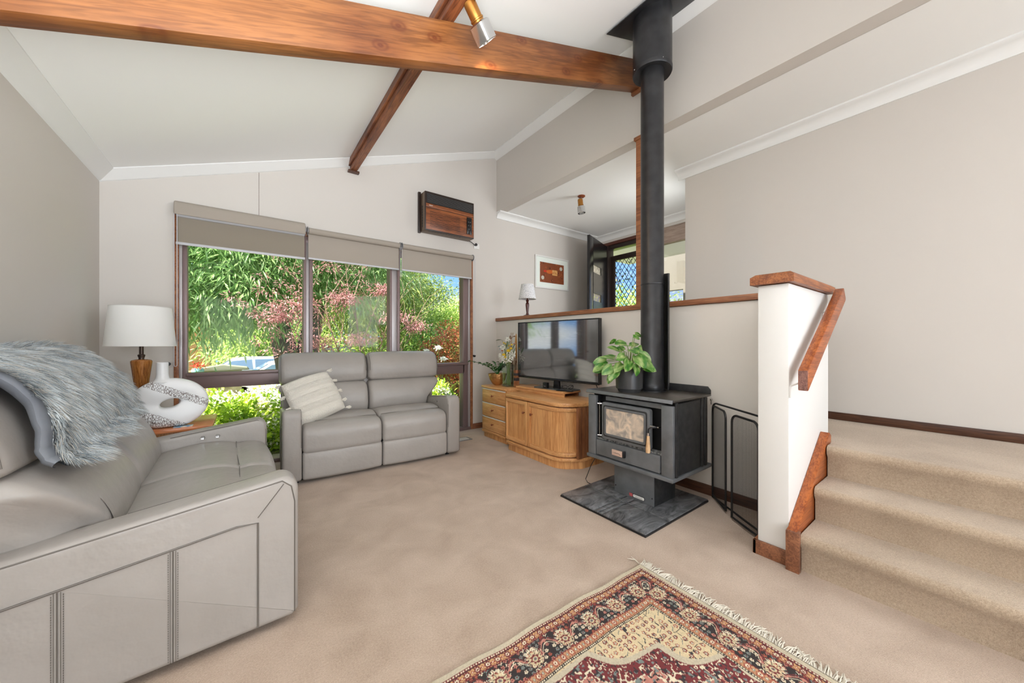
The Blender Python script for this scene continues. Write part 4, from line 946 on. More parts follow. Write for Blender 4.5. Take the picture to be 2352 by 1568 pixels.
# framed print
pc = thing('framed_print', 'white-framed red and orange concentric-ring print on the upper wall', 'picture', (3.85, YW, 2.232))
W2, H2 = .355, .25
fm = MB(); fm.box(-W2, W2, -.022, -.002, H2-.022, H2); fm.box(-W2, W2, -.022, -.002, -H2, -H2+.022); fm.box(-W2, -W2+.022, -.022, -.002, -H2+.022, H2-.022); fm.box(W2-.022, W2, -.022, -.002, -H2+.022, H2-.022)
for i, bx in enumerate(((-W2, W2, H2-.022, H2), (-W2, W2, -H2, -H2+.022), (-W2, -W2+.022, -H2+.022, H2-.022), (W2-.022, W2, -H2+.022, H2-.022))):
    link('frame_rail', MB().box(bx[0], bx[1], -.024, -.002, bx[2], bx[3]), 'white', pc, bev=.002)
link('mat_board', MB().box(-W2+.02, W2-.02, -.010, -.006, -H2+.02, H2-.02), 'ceil', pc)
art, nt, b = newmat('ring_print'); setb(b, .5); tc = nt.nodes.new('ShaderNodeTexCoord'); sx = nt.nodes.new('ShaderNodeMapping'); sx.inputs['Scale'].default_value = (15.5, 0.001, 15.5); nt.links.new(tc.outputs['Object'], sx.inputs[0])
v_ = nt.nodes.new('ShaderNodeTexVoronoi'); v_.inputs['Scale'].default_value = 1; v_.inputs['Randomness'].default_value = .45; nt.links.new(sx.outputs[0], v_.inputs[0])
s1 = nt.nodes.new('ShaderNodeMath'); s1.operation = 'MULTIPLY'; s1.inputs[1].default_value = 34; nt.links.new(v_.outputs['Distance'], s1.inputs[0]); s2 = nt.nodes.new('ShaderNodeMath'); s2.operation = 'SINE'; nt.links.new(s1.outputs[0], s2.inputs[0])
r_ = nt.nodes.new('ShaderNodeValToRGB'); r_.color_ramp.elements[0].position = .35; r_.color_ramp.elements[0].color = srgb(84, 26, 14); r_.color_ramp.elements[1].position = .7; r_.color_ramp.elements[1].color = srgb(206, 112, 62); nt.links.new(s2.outputs[0], r_.inputs[0]); nt.links.new(r_.outputs[0], b.inputs['Base Color'])
link('print', MB().box(-.255, .255, -.0125, -.0105, -.155, .155), art, pc)
link('print_patch', MB().box(-.0, .11, -.0135, -.0126, -.03, .055), plain('pale_print_patch', (228, 176, 112), .6, var=(40, (196, 120, 66))), pc)
link('print_tail', MB().prism([(-.12, .0), (-.06, -.015), (0, .0), (0, .05), (-.07, .045), (-.12, .035)], 'Y', -.0136, -.0126), plain('orange_print', (214, 104, 40), .6), pc)
link('print_red_spot', MB().prism([(-.15+.03*math.cos(a), .02+.018*math.sin(a)) for a in np.linspace(0, 6.1, 16)], 'Y', -.0136, -.0126), plain('red_print', (208, 46, 26), .6), pc)
for (x, z) in ((-.2, -.085), (.19, .09)): link('print_white_disc', MB().prism([(x+.03*math.cos(a), z+.03*math.sin(a)) for a in np.linspace(0, 6.1, 20)], 'Y', -.0136, -.0126), plain('grey_print', (206, 196, 188), .6), pc)
link('glazing', MB().box(-W2+.02, W2-.02, -.018, -.016, -H2+.02, H2-.02), 'glass', pc)
# ------------------------------------------------------------------ air conditioner
ac = thing('air_conditioner', 'brown wood-grain window air conditioner on the front wall', 'air conditioner', (2.012, YW, 2.705))
A0, A1, Zb, Zt, D = -.33, .333, -.228, .228, -.15
acw = wood('ac_woodgrain', (158, 92, 52), (104, 58, 34), 'X', 18, .35, 14); acb = plain('ac_brown_case', (110, 92, 76), .4, .3); M['acdark'] = plain('ac_dark_trim', (44, 30, 24), .4)
link('case', MB().box(A0, A1, D+.015, -.001, Zb, Zt), acb, ac, bev=.004)
link('wall_flange', MB().box(A0-.03, A0+.0, -.03, -.001, Zb-.012, Zt+.02), 'acdark', ac, bev=.002)
link('fascia', MB().box(A0, A1, D, D+.014, Zb, Zt), 'acdark', ac, bev=.003)
link('louver_recess', MB().box(A0+.02, A1-.02, D-.002, D+.004, .095, .205), 'black', ac)
for i in range(9):
    z = .103+i*.0118
    link('louver_slat', MB().bar((A0+.022, D-.004, z), (A1-.022, D-.004, z), .01, .003, (0, -.5, 1)), plain('slat_black', (92, 90, 88), .4) if i == 0 else M['slat_black'] if 'slat_black' in M else bpy.data.materials['slat_black'], ac)
link('upper_panel', MB().box(A0+.012, A1-.008, D-.004, D, .045, .088), acw, ac, bev=.001)
link('lower_panel', MB().box(A0+.012, A1-.008, D-.004, D, Zb+.012, .038), acw, ac, bev=.001)
for i in range(17):
    z = .0-i*.0112
    link('grille_slot', MB().box(A0+.06, A0+.46, D-.0052, D-.003, z, z+.0028), 'black', ac)
link('brand_mark', MB().prism([(A0+.05, .064), (A0+.052, .07), (A0+.095, .07), (A0+.098, .066)], 'Y', D-.0052, D-.004), 'white', ac)
cp = link('control_panel', MB().box(A1-.108, A1-.035, D-.012, D-.003, Zb+.045, .03), 'blackgloss', ac, bev=.006)
for k, (x, z) in enumerate([(-.085, -.03), (-.06, -.03), (-.085, -.075), (-.06, -.075), (-.085, -.12), (-.072, -.12), (-.06, -.15)]):
    link('control_knob', MB().lathe([(.006, 0), (.005, .004), (0, .005)], (A1+x, D-.012, z), 10, Matrix.Rotation(PI/2, 4, 'X')), 'stove', cp, smooth=True)
for i in range(8):
    z = .06-i*.033; link('side_vent', MB().box(A0-.0006, A0+.002, -.085, -.06, z-.012, z+.012), 'black', ac)
for i in range(12):
    x = A0+.06+i*.037; link('under_vent', MB().box(x, x+.024, -.125, -.098, Zb-.0006, Zb+.002), 'black', ac)
link('power_cord', MB().tube([(A1-.01, -.03, Zb+.005), (A1+.03, -.035, Zb-.008), (A1+.07, -.03, Zb-.028), (A1+.095, -.02, Zb-.04)], .005, 8), 'black', ac, smooth=True)
ol = thing('power_outlet', 'white wall outlet with a dark plug below the air conditioner', 'power outlet', (2.47, YW, 2.435))
link('plate', MB().box(-.04, .045, -.009, -.001, -.035, .035), 'white', ol, bev=.002)
pg = link('plug', MB().lathe([(0, 0), (.018, 0), (.018, .016), (.01, .022), (0, .022)], (-.012, -.009, .018), 16, Matrix.Rotation(PI/2, 4, 'X')), 'black', ol, smooth=True)
# ------------------------------------------------------------------ slate hearth
sl, nt, b = newmat('cleft_slate'); setb(b, .32, 0, .6)
tc = nt.nodes.new('ShaderNodeTexCoord'); mpp = nt.nodes.new('ShaderNodeMapping'); mpp.inputs['Scale'].default_value = (1.6, 3.4, 3); mpp.inputs['Rotation'].default_value = (0, 0, .35); nt.links.new(tc.outputs['Object'], mpp.inputs[0])
n_ = nt.nodes.new('ShaderNodeTexNoise'); n_.inputs['Scale'].default_value = 2.4; n_.inputs['Detail'].default_value = 9; n_.inputs['Distortion'].default_value = 2.2; n_.inputs['Roughness'].default_value = .68; nt.links.new(mpp.outputs[0], n_.inputs[0])
r_ = nt.nodes.new('ShaderNodeValToRGB'); r_.color_ramp.elements[0].position = .38; r_.color_ramp.elements[0].color = srgb(58, 59, 62); r_.color_ramp.elements[1].position = .70; r_.color_ramp.elements[1].color = srgb(148, 149, 152); nt.links.new(n_.outputs[0], r_.inputs[0]); nt.links.new(r_.outputs[0], b.inputs['Base Color'])
bp = nt.nodes.new('ShaderNodeBump'); bp.inputs['Strength'].default_value = .8; bp.inputs['Distance'].default_value = .006; nt.links.new(n_.outputs[0], bp.inputs['Height']); nt.links.new(bp.outputs[0], b.inputs['Normal'])
hx, hy = 1.878, 1.20; hth = .018
he = thing('slate_hearth', 'dark slate tile hearth slab on the carpet under the wood stove', 'hearth', (hx, hy, 0))
link('slab_base', MB().box(.0, .79, 0, .706, 0, .012), 'black', he, bev=.002)
for (a, b_, c, d) in [(.004, .260, .004, .314), (.004, .260, .388, .702), (.004, .260, .320, .348), (.004, .260, .354, .382), (.266, .284, .004, .702), (.290, .786, .004, .314), (.290, .786, .388, .702), (.290, .786, .320, .382)]:
    link('slate_tile', MB().box(a, b_, c, d, .012, .02+random.random()*.0015), sl, he, bev=.0015)
# ------------------------------------------------------------------ wood stove
sv = thing('wood_stove', 'grey freestanding wood stove with glazed door and pedestal on the slate hearth', 'stove', (2.15, 1.528, .02))
def sb_(name, x0, x1, y0, y1, z0, z1, mat='stove', bev=.003, par=None): return link(name, MB().box(x0, x1, y0, y1, z0-.02, z1-.02), mat, par or sv, bev=bev)
sb_('pedestal', .085, .36, -.163, .163, .022, .27, 'stove')
sb_('pedestal_side', .09, .358, -.166, -.163, .022, .27, 'stovedark', .001)
for y in (-.15, .15):
    link('screw', MB().lathe([(.005, 0), (.004, .003), (0, .003)], (.085, y, .055), 10, Matrix.Rotation(-PI/2, 4, 'Y')), 'black', sv)
bs = sb_('base_plate', -.012, .515, -.352, .352, .262, .288, 'stove', .006)
sb_('body', .10, .46, -.30, .30, .288, .75, 'stovedark')
top = sb_('top_plate', .004, .50, -.355, .36, .768, .783, 'stovetop', .003)
m = MB(); m.prism([(-.012, .742), (-.006, .738), (.006, .752), (.006, .763), (-.002, .763)], 'Y', -.345, .36); link('top_front_lip', m, 'stove', sv, bev=.001)
# rear upstand with rounded ends
yy = [(-.355, .763), (.355, .763), (.355, .79), (.335, .815), (-.335, .815), (-.355, .79)]
link('rear_upstand', MB().prism(yy, 'X', .49, .498), 'stovedark', sv, bev=.002)
# front: side pillars, recess, ash drawer
for y0, y1 in ((.27, .345), (-.345, -.265)):
    sb_('front_pillar', -.0, .03, y0, y1, .288, .745, 'stove', .006)
sb_('corner_trim', .03, .055, -.352, -.34, .288, .765, 'stovedark', .002)
sb_('side_panel', .068, .36, -.345, -.335, .29, .755, 'stovedark', .004)
sb_('side_rail', .375, .40, -.35, -.335, .288, .765, 'stovedark', .004); sb_('side_rail', .42, .455, -.35, -.335, .288, .765, 'stovedark', .004)
sb_('side_panel', .068, .36, .335, .345, .29, .755, 'stovedark', .004)
sb_('recess_back', .075, .09, -.265, .27, .42, .745, 'black', 0)
sb_('recess_cheek', .03, .09, .268, .275, .29, .745, 'black', 0); sb_('recess_cheek', .03, .09, -.27, -.263, .29, .745, 'black', 0)
sb_('top_rail', .03, .07, -.265, .20, .712, .745, 'stove', .003)
lg = link('ash_ledge', MB().box(.02, .09, -.262, .268, .392, .404), plain('ashy_ledge', (60, 60, 60), .8, var=(60, (150, 150, 148), 4), bump=(90, .8, .006)), sv)
ad = sb_('ash_drawer', -.002, .02, -.258, .262, .298, .412, 'stove', .003)
pq = link('name_plate', MB().box(-.03, -.02, .012, .098, .318, .358), plain('copper_name_plate', (222, 190, 172), .35, .3), ad, bev=.001)
# dark lettering strokes of the plate (too small to read in the photograph)
m = MB(); x_ = -.0306
strk = [(.088, .338), (.08, .3365), (.076, .336)]
m.tube([(x_, y, z) for y, z in strk], .0008, 4)
for k in range(7):
    y = .074-k*.0065; h = .006 if k % 2 else .004
    m.tube([(x_, y, .335), (x_, y-.001, .335+h), (x_, y-.003, .335+h*.5), (x_, y-.004, .335)], .0009, 4)
m.tube([(x_, .034, .331), (x_, .022, .331)], .0012, 4)
link('lettering', m, 'black', pq)['kind'] = 'stuff'
link('drawer_handle', MB().box(-.028, -.002, -.002, .012, .314, .36), 'black', ad, bev=.004)
# door: rounded frame with stepped edge and glass
dy, dz0, dz1 = (.205, .418, .708)[0], .43, .705
dc = .010
dor = link('door', MB().prism([(p[0]+dc, p[1]+.5475) for p in rrect(.40, .272, .018, 4)], 'X', -.006, .03), 'stove', sv, bev=.005)
for (w_, h_, x0, x1, mt, nm) in ((.362, .232, -.0095, -.005, 'stovedark', 'inner_rebate'), (.344, .212, -.013, -.009, 'stove', 'glass_frame')):
    pr = rrect(w_, h_, .014, 4); pr2 = rrect(w_-.03, h_-.03, .008, 4); mm_ = MB(); k = len(pr)
    for x in (x0, x1):
        for (a, b_) in pr: mm_.v.append((x, a+dc, b_+.5475))
        for (a, b_) in pr2: mm_.v.append((x, a+dc, b_+.5475))
    for j in range(k):
        j2 = (j+1) % k; mm_.f += [[j, j2, k+j2, k+j], [2*k+j, 2*k+j2, 3*k+j2, 3*k+j], [j, j2, 2*k+j2, 2*k+j], [k+j, k+j2, 3*k+j2, 3*k+j]]
    link(nm, mm_, mt, dor, bev=.0015)
gl, nt, b = newmat('sooty_stove_glass'); setb(b, .22, 0, .6); tc = nt.nodes.new('ShaderNodeTexCoord'); n_ = nt.nodes.new('ShaderNodeTexNoise'); n_.inputs['Scale'].default_value = 11; n_.inputs['Detail'].default_value = 6; n_.inputs['Distortion'].default_value = 1.2; nt.links.new(tc.outputs['Object'], n_.inputs[0])
r_ = nt.nodes.new('ShaderNodeValToRGB'); r_.color_ramp.elements[0].position = .38; r_.color_ramp.elements[0].color = srgb(158, 150, 142); r_.color_ramp.elements[1].position = .64; r_.color_ramp.elements[1].color = srgb(226, 204, 180); nt.links.new(n_.outputs[0], r_.inputs[0]); nt.links.new(r_.outputs[0], b.inputs['Base Color'])
link('door_glass', MB().prism([(p[0]+dc, p[1]+.5475) for p in rrect(.318, .188, .008, 3)], 'X', -.0085, -.006), gl, dor)
for z in (.425, .665):
    link('hinge', MB().tube([(.015, .225, z), (.0, .25, z), (.01, .262, z)], .006, 8), 'chrome', sv, smooth=True)
link('hinge_rod', MB().tube([(.006, .237, .42), (.006, .237, .68)], .004, 8), 'chrome', sv)
lt = link('latch', MB().tube([(.03, -.245, .575), (-.012, -.235, .575), (-.03, -.21, .572), (-.034, -.197, .56), (-.034, -.195, .53)], .0055, 8), 'black', sv, smooth=True)
link('latch_bolt', MB().tube([(-.0, -.185, .575), (-.0, -.25, .575)], .005, 8), 'chrome', lt); link('ferrule', MB().tube([(-.034, -.195, .535), (-.034, -.195, .515)], .0085, 10), 'chrome', lt)
link('wooden_grip', MB().tube([(-.034, -.195, .516), (-.034, -.1945, .48), (-.034, -.194, .43), (-.034, -.194, .405)], [.009, .011, .0155, .0145], 14), wood('pale_grip_wood', (216, 180, 138), (170, 128, 88), 'Z', 30, .5, 10), lt, smooth=True)
# badge on the pedestal
bd = link('badge', MB().prism([(p[0]-.03, p[1]+.028) for p in rrect(.125, .026, .006, 3)], 'X', .0835, .085), 'black', sv)
link('badge_red', MB().box(.0825, .0836, .004, .030, .0175, .0385), plain('badge_red_paint', (206, 96, 98), .4), bd); link('badge_white', MB().prism([(p[0]-.046, p[1]+.028) for p in rrect(.088, .019, .005, 3)], 'X', .0825, .0836), 'white', bd)
m = MB(); m.tube([(.0822, .024, .022), (.0822, .024, .033), (.0822, .011, .033), (.0822, .011, .022)], .0012, 4); link('badge_arch_mark', m, 'black', bd)
m = MB(); 
for k in range(8): m.box(.082, .0826, -.014-k*.0085, -.011-k*.0085, .029, .0325)
m.box(.082, .0826, -.078, -.02, .0225, .0245); link('badge_lettering', m, 'black', bd)['kind'] = 'stuff'
link('power_lead', MB().tube([(.2, .17, .24), (.15, .28, .235), (.12, .36, .22), (.12, .42, .12), (.10, .46, .0), (.08, .42, -.012), (.085, .30, -.014), (.14, .2, .005)], .003, 8), 'black', sv, smooth=True)
link('coiled_cord', MB().tube([(.37+.0*a, -.10-.028*math.cos(a), .06+.032*math.sin(a)) for a in np.linspace(0, 2*PI, 16, endpoint=False)], .004, 6, close=True), 'alu', sv, smooth=True)
# flue, casing, shield
fx, fy = 2.48, 1.528
fu = thing('stove_flue', 'black flue pipe with wide outer casing rising from the stove to the ceiling', 'flue', (fx, fy, .783))
zc = 3.20-.783; zt = cz(fx)-.783
pp = MB().lathe([(.084, 0), (.087, .004), (.087, .055), (.083, .06), (.083, zc+.3), (.0, zc+.3)], (0, 0, 0), 40); link('pipe', pp, 'blacksteel', fu, smooth=True)
link('collar', MB().lathe([(.1, 0), (.1, .006), (.088, .01)], (0, 0, 0), 40), 'blacksteel', fu, smooth=True)
link('pipe_joint', MB().lathe([(.0832, .80), (.0848, .803), (.0848, .812), (.0832, .815)], (0, 0, 0), 40), 'blacksteel', fu, smooth=True)
link('outer_casing', MB().lathe([(.095, zc+.005), (.138, zc-.01), (.143, zc+.0), (.143, zc+.02), (.140, zc+.024), (.140, zt+.07), (.1, zt+.07)], (0, 0, 0), 44), 'blacksteel', fu, smooth=True, angle=30)
for k in range(4): a = PI/4+k*PI/2+.3; link('rivet', MB().lathe([(.005, 0), (.004, .003), (0, .004)], (.1435*math.cos(a), .1435*math.sin(a), zc+.012), 8, Matrix.Rotation(PI/2, 4, 'Y')), 'chrome', fu)
pl_ = MB(); pf = [(-.20, -.22), (.235, -.22), (.235, .27), (-.20, .27)]
for dz in (-.02, -.012):
    for x, y in pf: pl_.v.append((x, y, zt+RK*x+dz))
pl_.f += [[0, 1, 2, 3], [7, 6, 5, 4]]+[[i, (i+1) % 4, 4+(i+1) % 4, 4+i] for i in range(4)]
link('ceiling_plate', pl_, 'blacksteel', fu, bev=.001)
sh = MB(); n = 14; R_ = .118
for z in (.012, .90-.0):
    for i in range(n+1):
        a = -1.45+(2.35)*i/n; zz_ = z+(0 if z < .1 else -.03*(1-math.cos(a)))
        for rr in (R_, R_+.004): sh.v.append((rr*math.cos(a), rr*math.sin(a), zz_))
k = 2*(n+1)
for i in range(n):
    a, b_ = 2*i, 2*i+2; sh.f += [[a, b_, k+b_, k+a], [a+1, b_+1, k+b_+1, k+a+1], [a, a+1, b_+1, b_], [k+a, k+a+1, k+b_+1, k+b_]]
sh.f += [[0, 1, k+1, k], [k-2, k-1, 2*k-1, 2*k-2]]
link('heat_shield', sh, 'blacksteel', fu, smooth=True, angle=40)
for z in (.1, .78): link('shield_strap', MB().tube([(.082, -.01, z), (.12, -.01, z)], .004, 6), 'blacksteel', fu)
# ------------------------------------------------------------------ pothos in a black pot
pz = thing('potted_pothos', 'variegated trailing pothos plant in a black pot on top of the stove', 'plant', (2.292, 1.60, .783)); pz.scale = (1.33, 1.33, 1.33)
link('pot', MB().lathe([(0, 0), (.058, 0), (.066, .018), (.072, .02), (.0745, .126), (.0735, .13), (.070, .127), (.068, .11)], (0, 0, 0), 40), plain('matte_black_pot', (52, 52, 54), .35, var=(8, (66, 66, 66))), pz, smooth=True)
link('soil', MB().lathe([(0, .112), (.069, .112), (.069, .10)], (0, 0, 0), 24), 'darkbase', pz)
pm, nt, b = newmat('pothos_leaf'); setb(b, .28); tc = nt.nodes.new('ShaderNodeTexCoord'); oi = nt.nodes.new('ShaderNodeObjectInfo')
n_ = nt.nodes.new('ShaderNodeTexNoise'); n_.noise_dimensions = '4D'; n_.inputs['Scale'].default_value = 26; n_.inputs['Detail'].default_value = 4; mp4 = nt.nodes.new('ShaderNodeMapping'); mp4.inputs['Scale'].default_value = (1.6, .6, 1); nt.links.new(tc.outputs['Object'], mp4.inputs[0]); nt.links.new(mp4.outputs[0], n_.inputs[0])
w4 = nt.nodes.new('ShaderNodeMath'); w4.operation = 'MULTIPLY'; w4.inputs[1].default_value = 20; nt.links.new(oi.outputs['Random'], w4.inputs[0]); nt.links.new(w4.outputs[0], n_.inputs['W'])
r_ = nt.nodes.new('ShaderNodeValToRGB'); r_.color_ramp.elements[0].position = .44; r_.color_ramp.elements[0].color = srgb(76, 138, 44); r_.color_ramp.elements[1].position = .72; r_.color_ramp.elements[1].color = srgb(206, 216, 150); e_ = r_.color_ramp.elements.new(.30); e_.color = srgb(46, 104, 42); nt.links.new(n_.outputs[0], r_.inputs[0]); nt.links.new(r_.outputs[0], b.inputs['Base Color'])
tr = nt.nodes.new('ShaderNodeBsdfTranslucent'); nt.links.new(r_.outputs[0], tr.inputs[0]); mx = nt.nodes.new('ShaderNodeMixShader'); mx.inputs[0].default_value = .25; nt.links.new(b.outputs[0], mx.inputs[1]); nt.links.new(tr.outputs[0], mx.inputs[2]); nt.links.new(mx.outputs[0], nt.nodes['Material Output'].inputs[0])
M['pstem'] = plain('pothos_stem', (128, 150, 78), .5)
hl = leafmesh(.085, .036, .22, .22, 9, True); h0 = None
random.seed(5)
# screen-facing frame at the pot: r to the camera's right, f away from the camera
rgt = Vector((.801, -.599, 0)); fwd = Vector((.599, .801, 0))
spec = [(-.02, .235, -.02, .2, 1.15), (-.065, .20, -.02, .5, .9), (.015, .175, -.08, -.7, 1.15), (.045, .185, -.03, -.6, 1.0), (.06, .20, .02, .2, 1.05), (.085, .165, .0, -.35, 1.0), (-.03, .15, -.085, -.8, 1.0), (.045, .14, -.085, -.5, 1.0), (.055, .12, -.07, -.3, .9), (.095, .135, -.02, -.7, .8),
        (-.10, .155, -.03, .3, .95), (-.13, .145, .0, -.1, .95), (-.15, .12, -.02, -.4, .85), (-.11, .115, -.05, -.6, .95), (-.085, .095, -.06, -.8, .95), (-.06, .13, -.06, -.6, .9), (-.14, .10, .03, -.3, .8), (-.02, .20, .05, .4, .9), (.03, .225, .04, .5, .9), (.02, .15, .06, -.1, 1), (-.07, .16, .05, .1, 1), (.09, .19, .05, .1, .9), (.0, .21, -.04, -.1, 1.05), (-.045, .175, -.06, -.2, .9), (-.12, .135, .05, -.1, .9), (.075, .15, .04, -.1, .9), (.0, .13, -.095, -1.2, .9), (-.095, .075, -.03, -1.2, .85)]
for i, (a, z, f, el, s) in enumerate(spec):
    z += .028; p = rgt*a+fwd*f+Vector((0, 0, z)); out = (rgt*a*1.0+fwd*(f*.7)); 
    if out.length < .02: out = rgt*(.05 if i % 2 else -.05)
    d = out.normalized()+Vector((0, 0, el)); 
    st_ = link('stem', MB().tube([(p.x*.08, p.y*.08, .11), (p.x*.45, p.y*.45, .13+(z-.13)*.7+.02), tuple(p)], [.0028, .002, .0016], 6), 'pstem', pz, smooth=True)
    if h0 is None: h0 = link('leaf', hl, pm, st_, smooth=True); q = h0
    else: q = h0.copy(); COL.objects.link(q); q.parent = st_
    # tilt the blade towards the viewer so that it shows its face
    d = d.normalized(); up = (-fwd*.75+Vector((0, 0, .8))); up = (up-d*up.dot(d)).normalized(); xx = d.cross(up); rm4 = Matrix(((xx.x, d.x, up.x), (xx.y, d.y, up.y), (xx.z, d.z, up.z))).to_4x4()
    q.matrix_local = Matrix.Translation(p) @ rm4 @ Matrix.Rotation(random.uniform(-.5, .5), 4, 'Y') @ Matrix.Scale(s*.9, 4)
# tall thin shoots
for (a, z, f, d) in ((-.075, .285, 0, -1), (.03, .31, .02, 1), (.055, .325, .06, 1)):
    p = rgt*a+fwd*f+Vector((0, 0, z)); st_ = link('stem', MB().tube([(0, 0, .13), tuple(rgt*a*.4+Vector((0, 0, z*.8))), tuple(p)], [.002, .0018, .0014], 6), 'pstem', pz, smooth=True)
    q = h0.copy(); COL.objects.link(q); q.parent = st_; q.matrix_local = orient(p, rgt*d+Vector((0, 0, -.3)), .9, .5)
# ------------------------------------------------------------------ fire screen
P1 = Vector((2.765, 1.215, 0)); P2 = Vector((2.452, .782, 0)); fsn = thing('fire_screen', 'black wire-mesh folding fire screen standing against the half wall', 'fire screen', tuple(P1))
def arch(wd, h, r=.05, n=6, close=False):
    pts = [(0, .0), (0, h-r)]+[(r-r*math.cos(a), h-r+r*math.sin(a)) for a in [PI/2*i/n for i in range(1, n+1)]]+[(wd-r+r*math.sin(a), h-r+r*math.cos(a)) for a in [PI/2*i/n for i in range(1, n+1)]]+[(wd, 0)]
    return pts
def panel(name, a, b, h, r0, mesh, lab=None, zb=.006):
    a = Vector(a)-P1; b = Vector(b)-P1; d = (b-a); wd = d.length; d.normalize(); at = lambda s, z: tuple(a+d*s+Vector((0, 0, z)))
    fr = link(name, MB().tube([at(s, z+zb) for s, z in arch(wd, h-zb)], r0, 8), 'black', fsn, smooth=True)
    link('bottom_rail', MB().tube([at(0, zb+.004), at(wd, zb+.004)], r0, 8), 'black', fr, smooth=True)
    if mesh:
        m = MB(); th = .0011; w_ = .5*th; r = .05; up = Vector((0, 0, 1)); nn = d.cross(up)
        k = int(wd/.0044)
        def hgt(s): 
            e = min(s, wd-s); return h-.004 if e >= r else h-r+math.sqrt(max(0, r*r-(r-e)**2))
        for i in range(1, k):
            s = wd*i/k; p0 = Vector(at(s, zb)); p1 = Vector(at(s, hgt(s))); n0 = len(m.v)
            m.v += [tuple(p0-d*w_), tuple(p0+d*w_), tuple(p1+d*w_), tuple(p1-d*w_)]; m.f.append([n0, n0+1, n0+2, n0+3])
        k = int(h/.0044)
        for i in range(1, k):
            z = h*i/k; e = 0 if z < h-r else r-math.sqrt(max(0, r*r-(z-h+r)**2)); p0 = Vector(at(e, z))+nn*.0006; p1 = Vector(at(wd-e, z))+nn*.0006; n0 = len(m.v)
            m.v += [tuple(p0-up*w_), tuple(p1-up*w_), tuple(p1+up*w_), tuple(p0+up*w_)]; m.f.append([n0, n0+1, n0+2, n0+3])
        o = link('wire_mesh', m, 'black', fr, normals=False); o['kind'] = 'stuff'
    return fr
panel('outer_frame', P1, P2, .705, .0065, False)
panel('left_door', (2.765, 1.215, 0), (2.575, 1.048, 0), .685, .007, True, zb=.02)
panel('right_door', (2.512, .986, 0), (2.375, .79, 0), .685, .007, True, zb=.02)
link('finial', MB().lathe([(.004, .69), (.004, .715), (.009, .72), (.009, .73), (.004, .735), (0, .74)], (.0, .01, 0), 12), 'chrome', fsn, smooth=True)
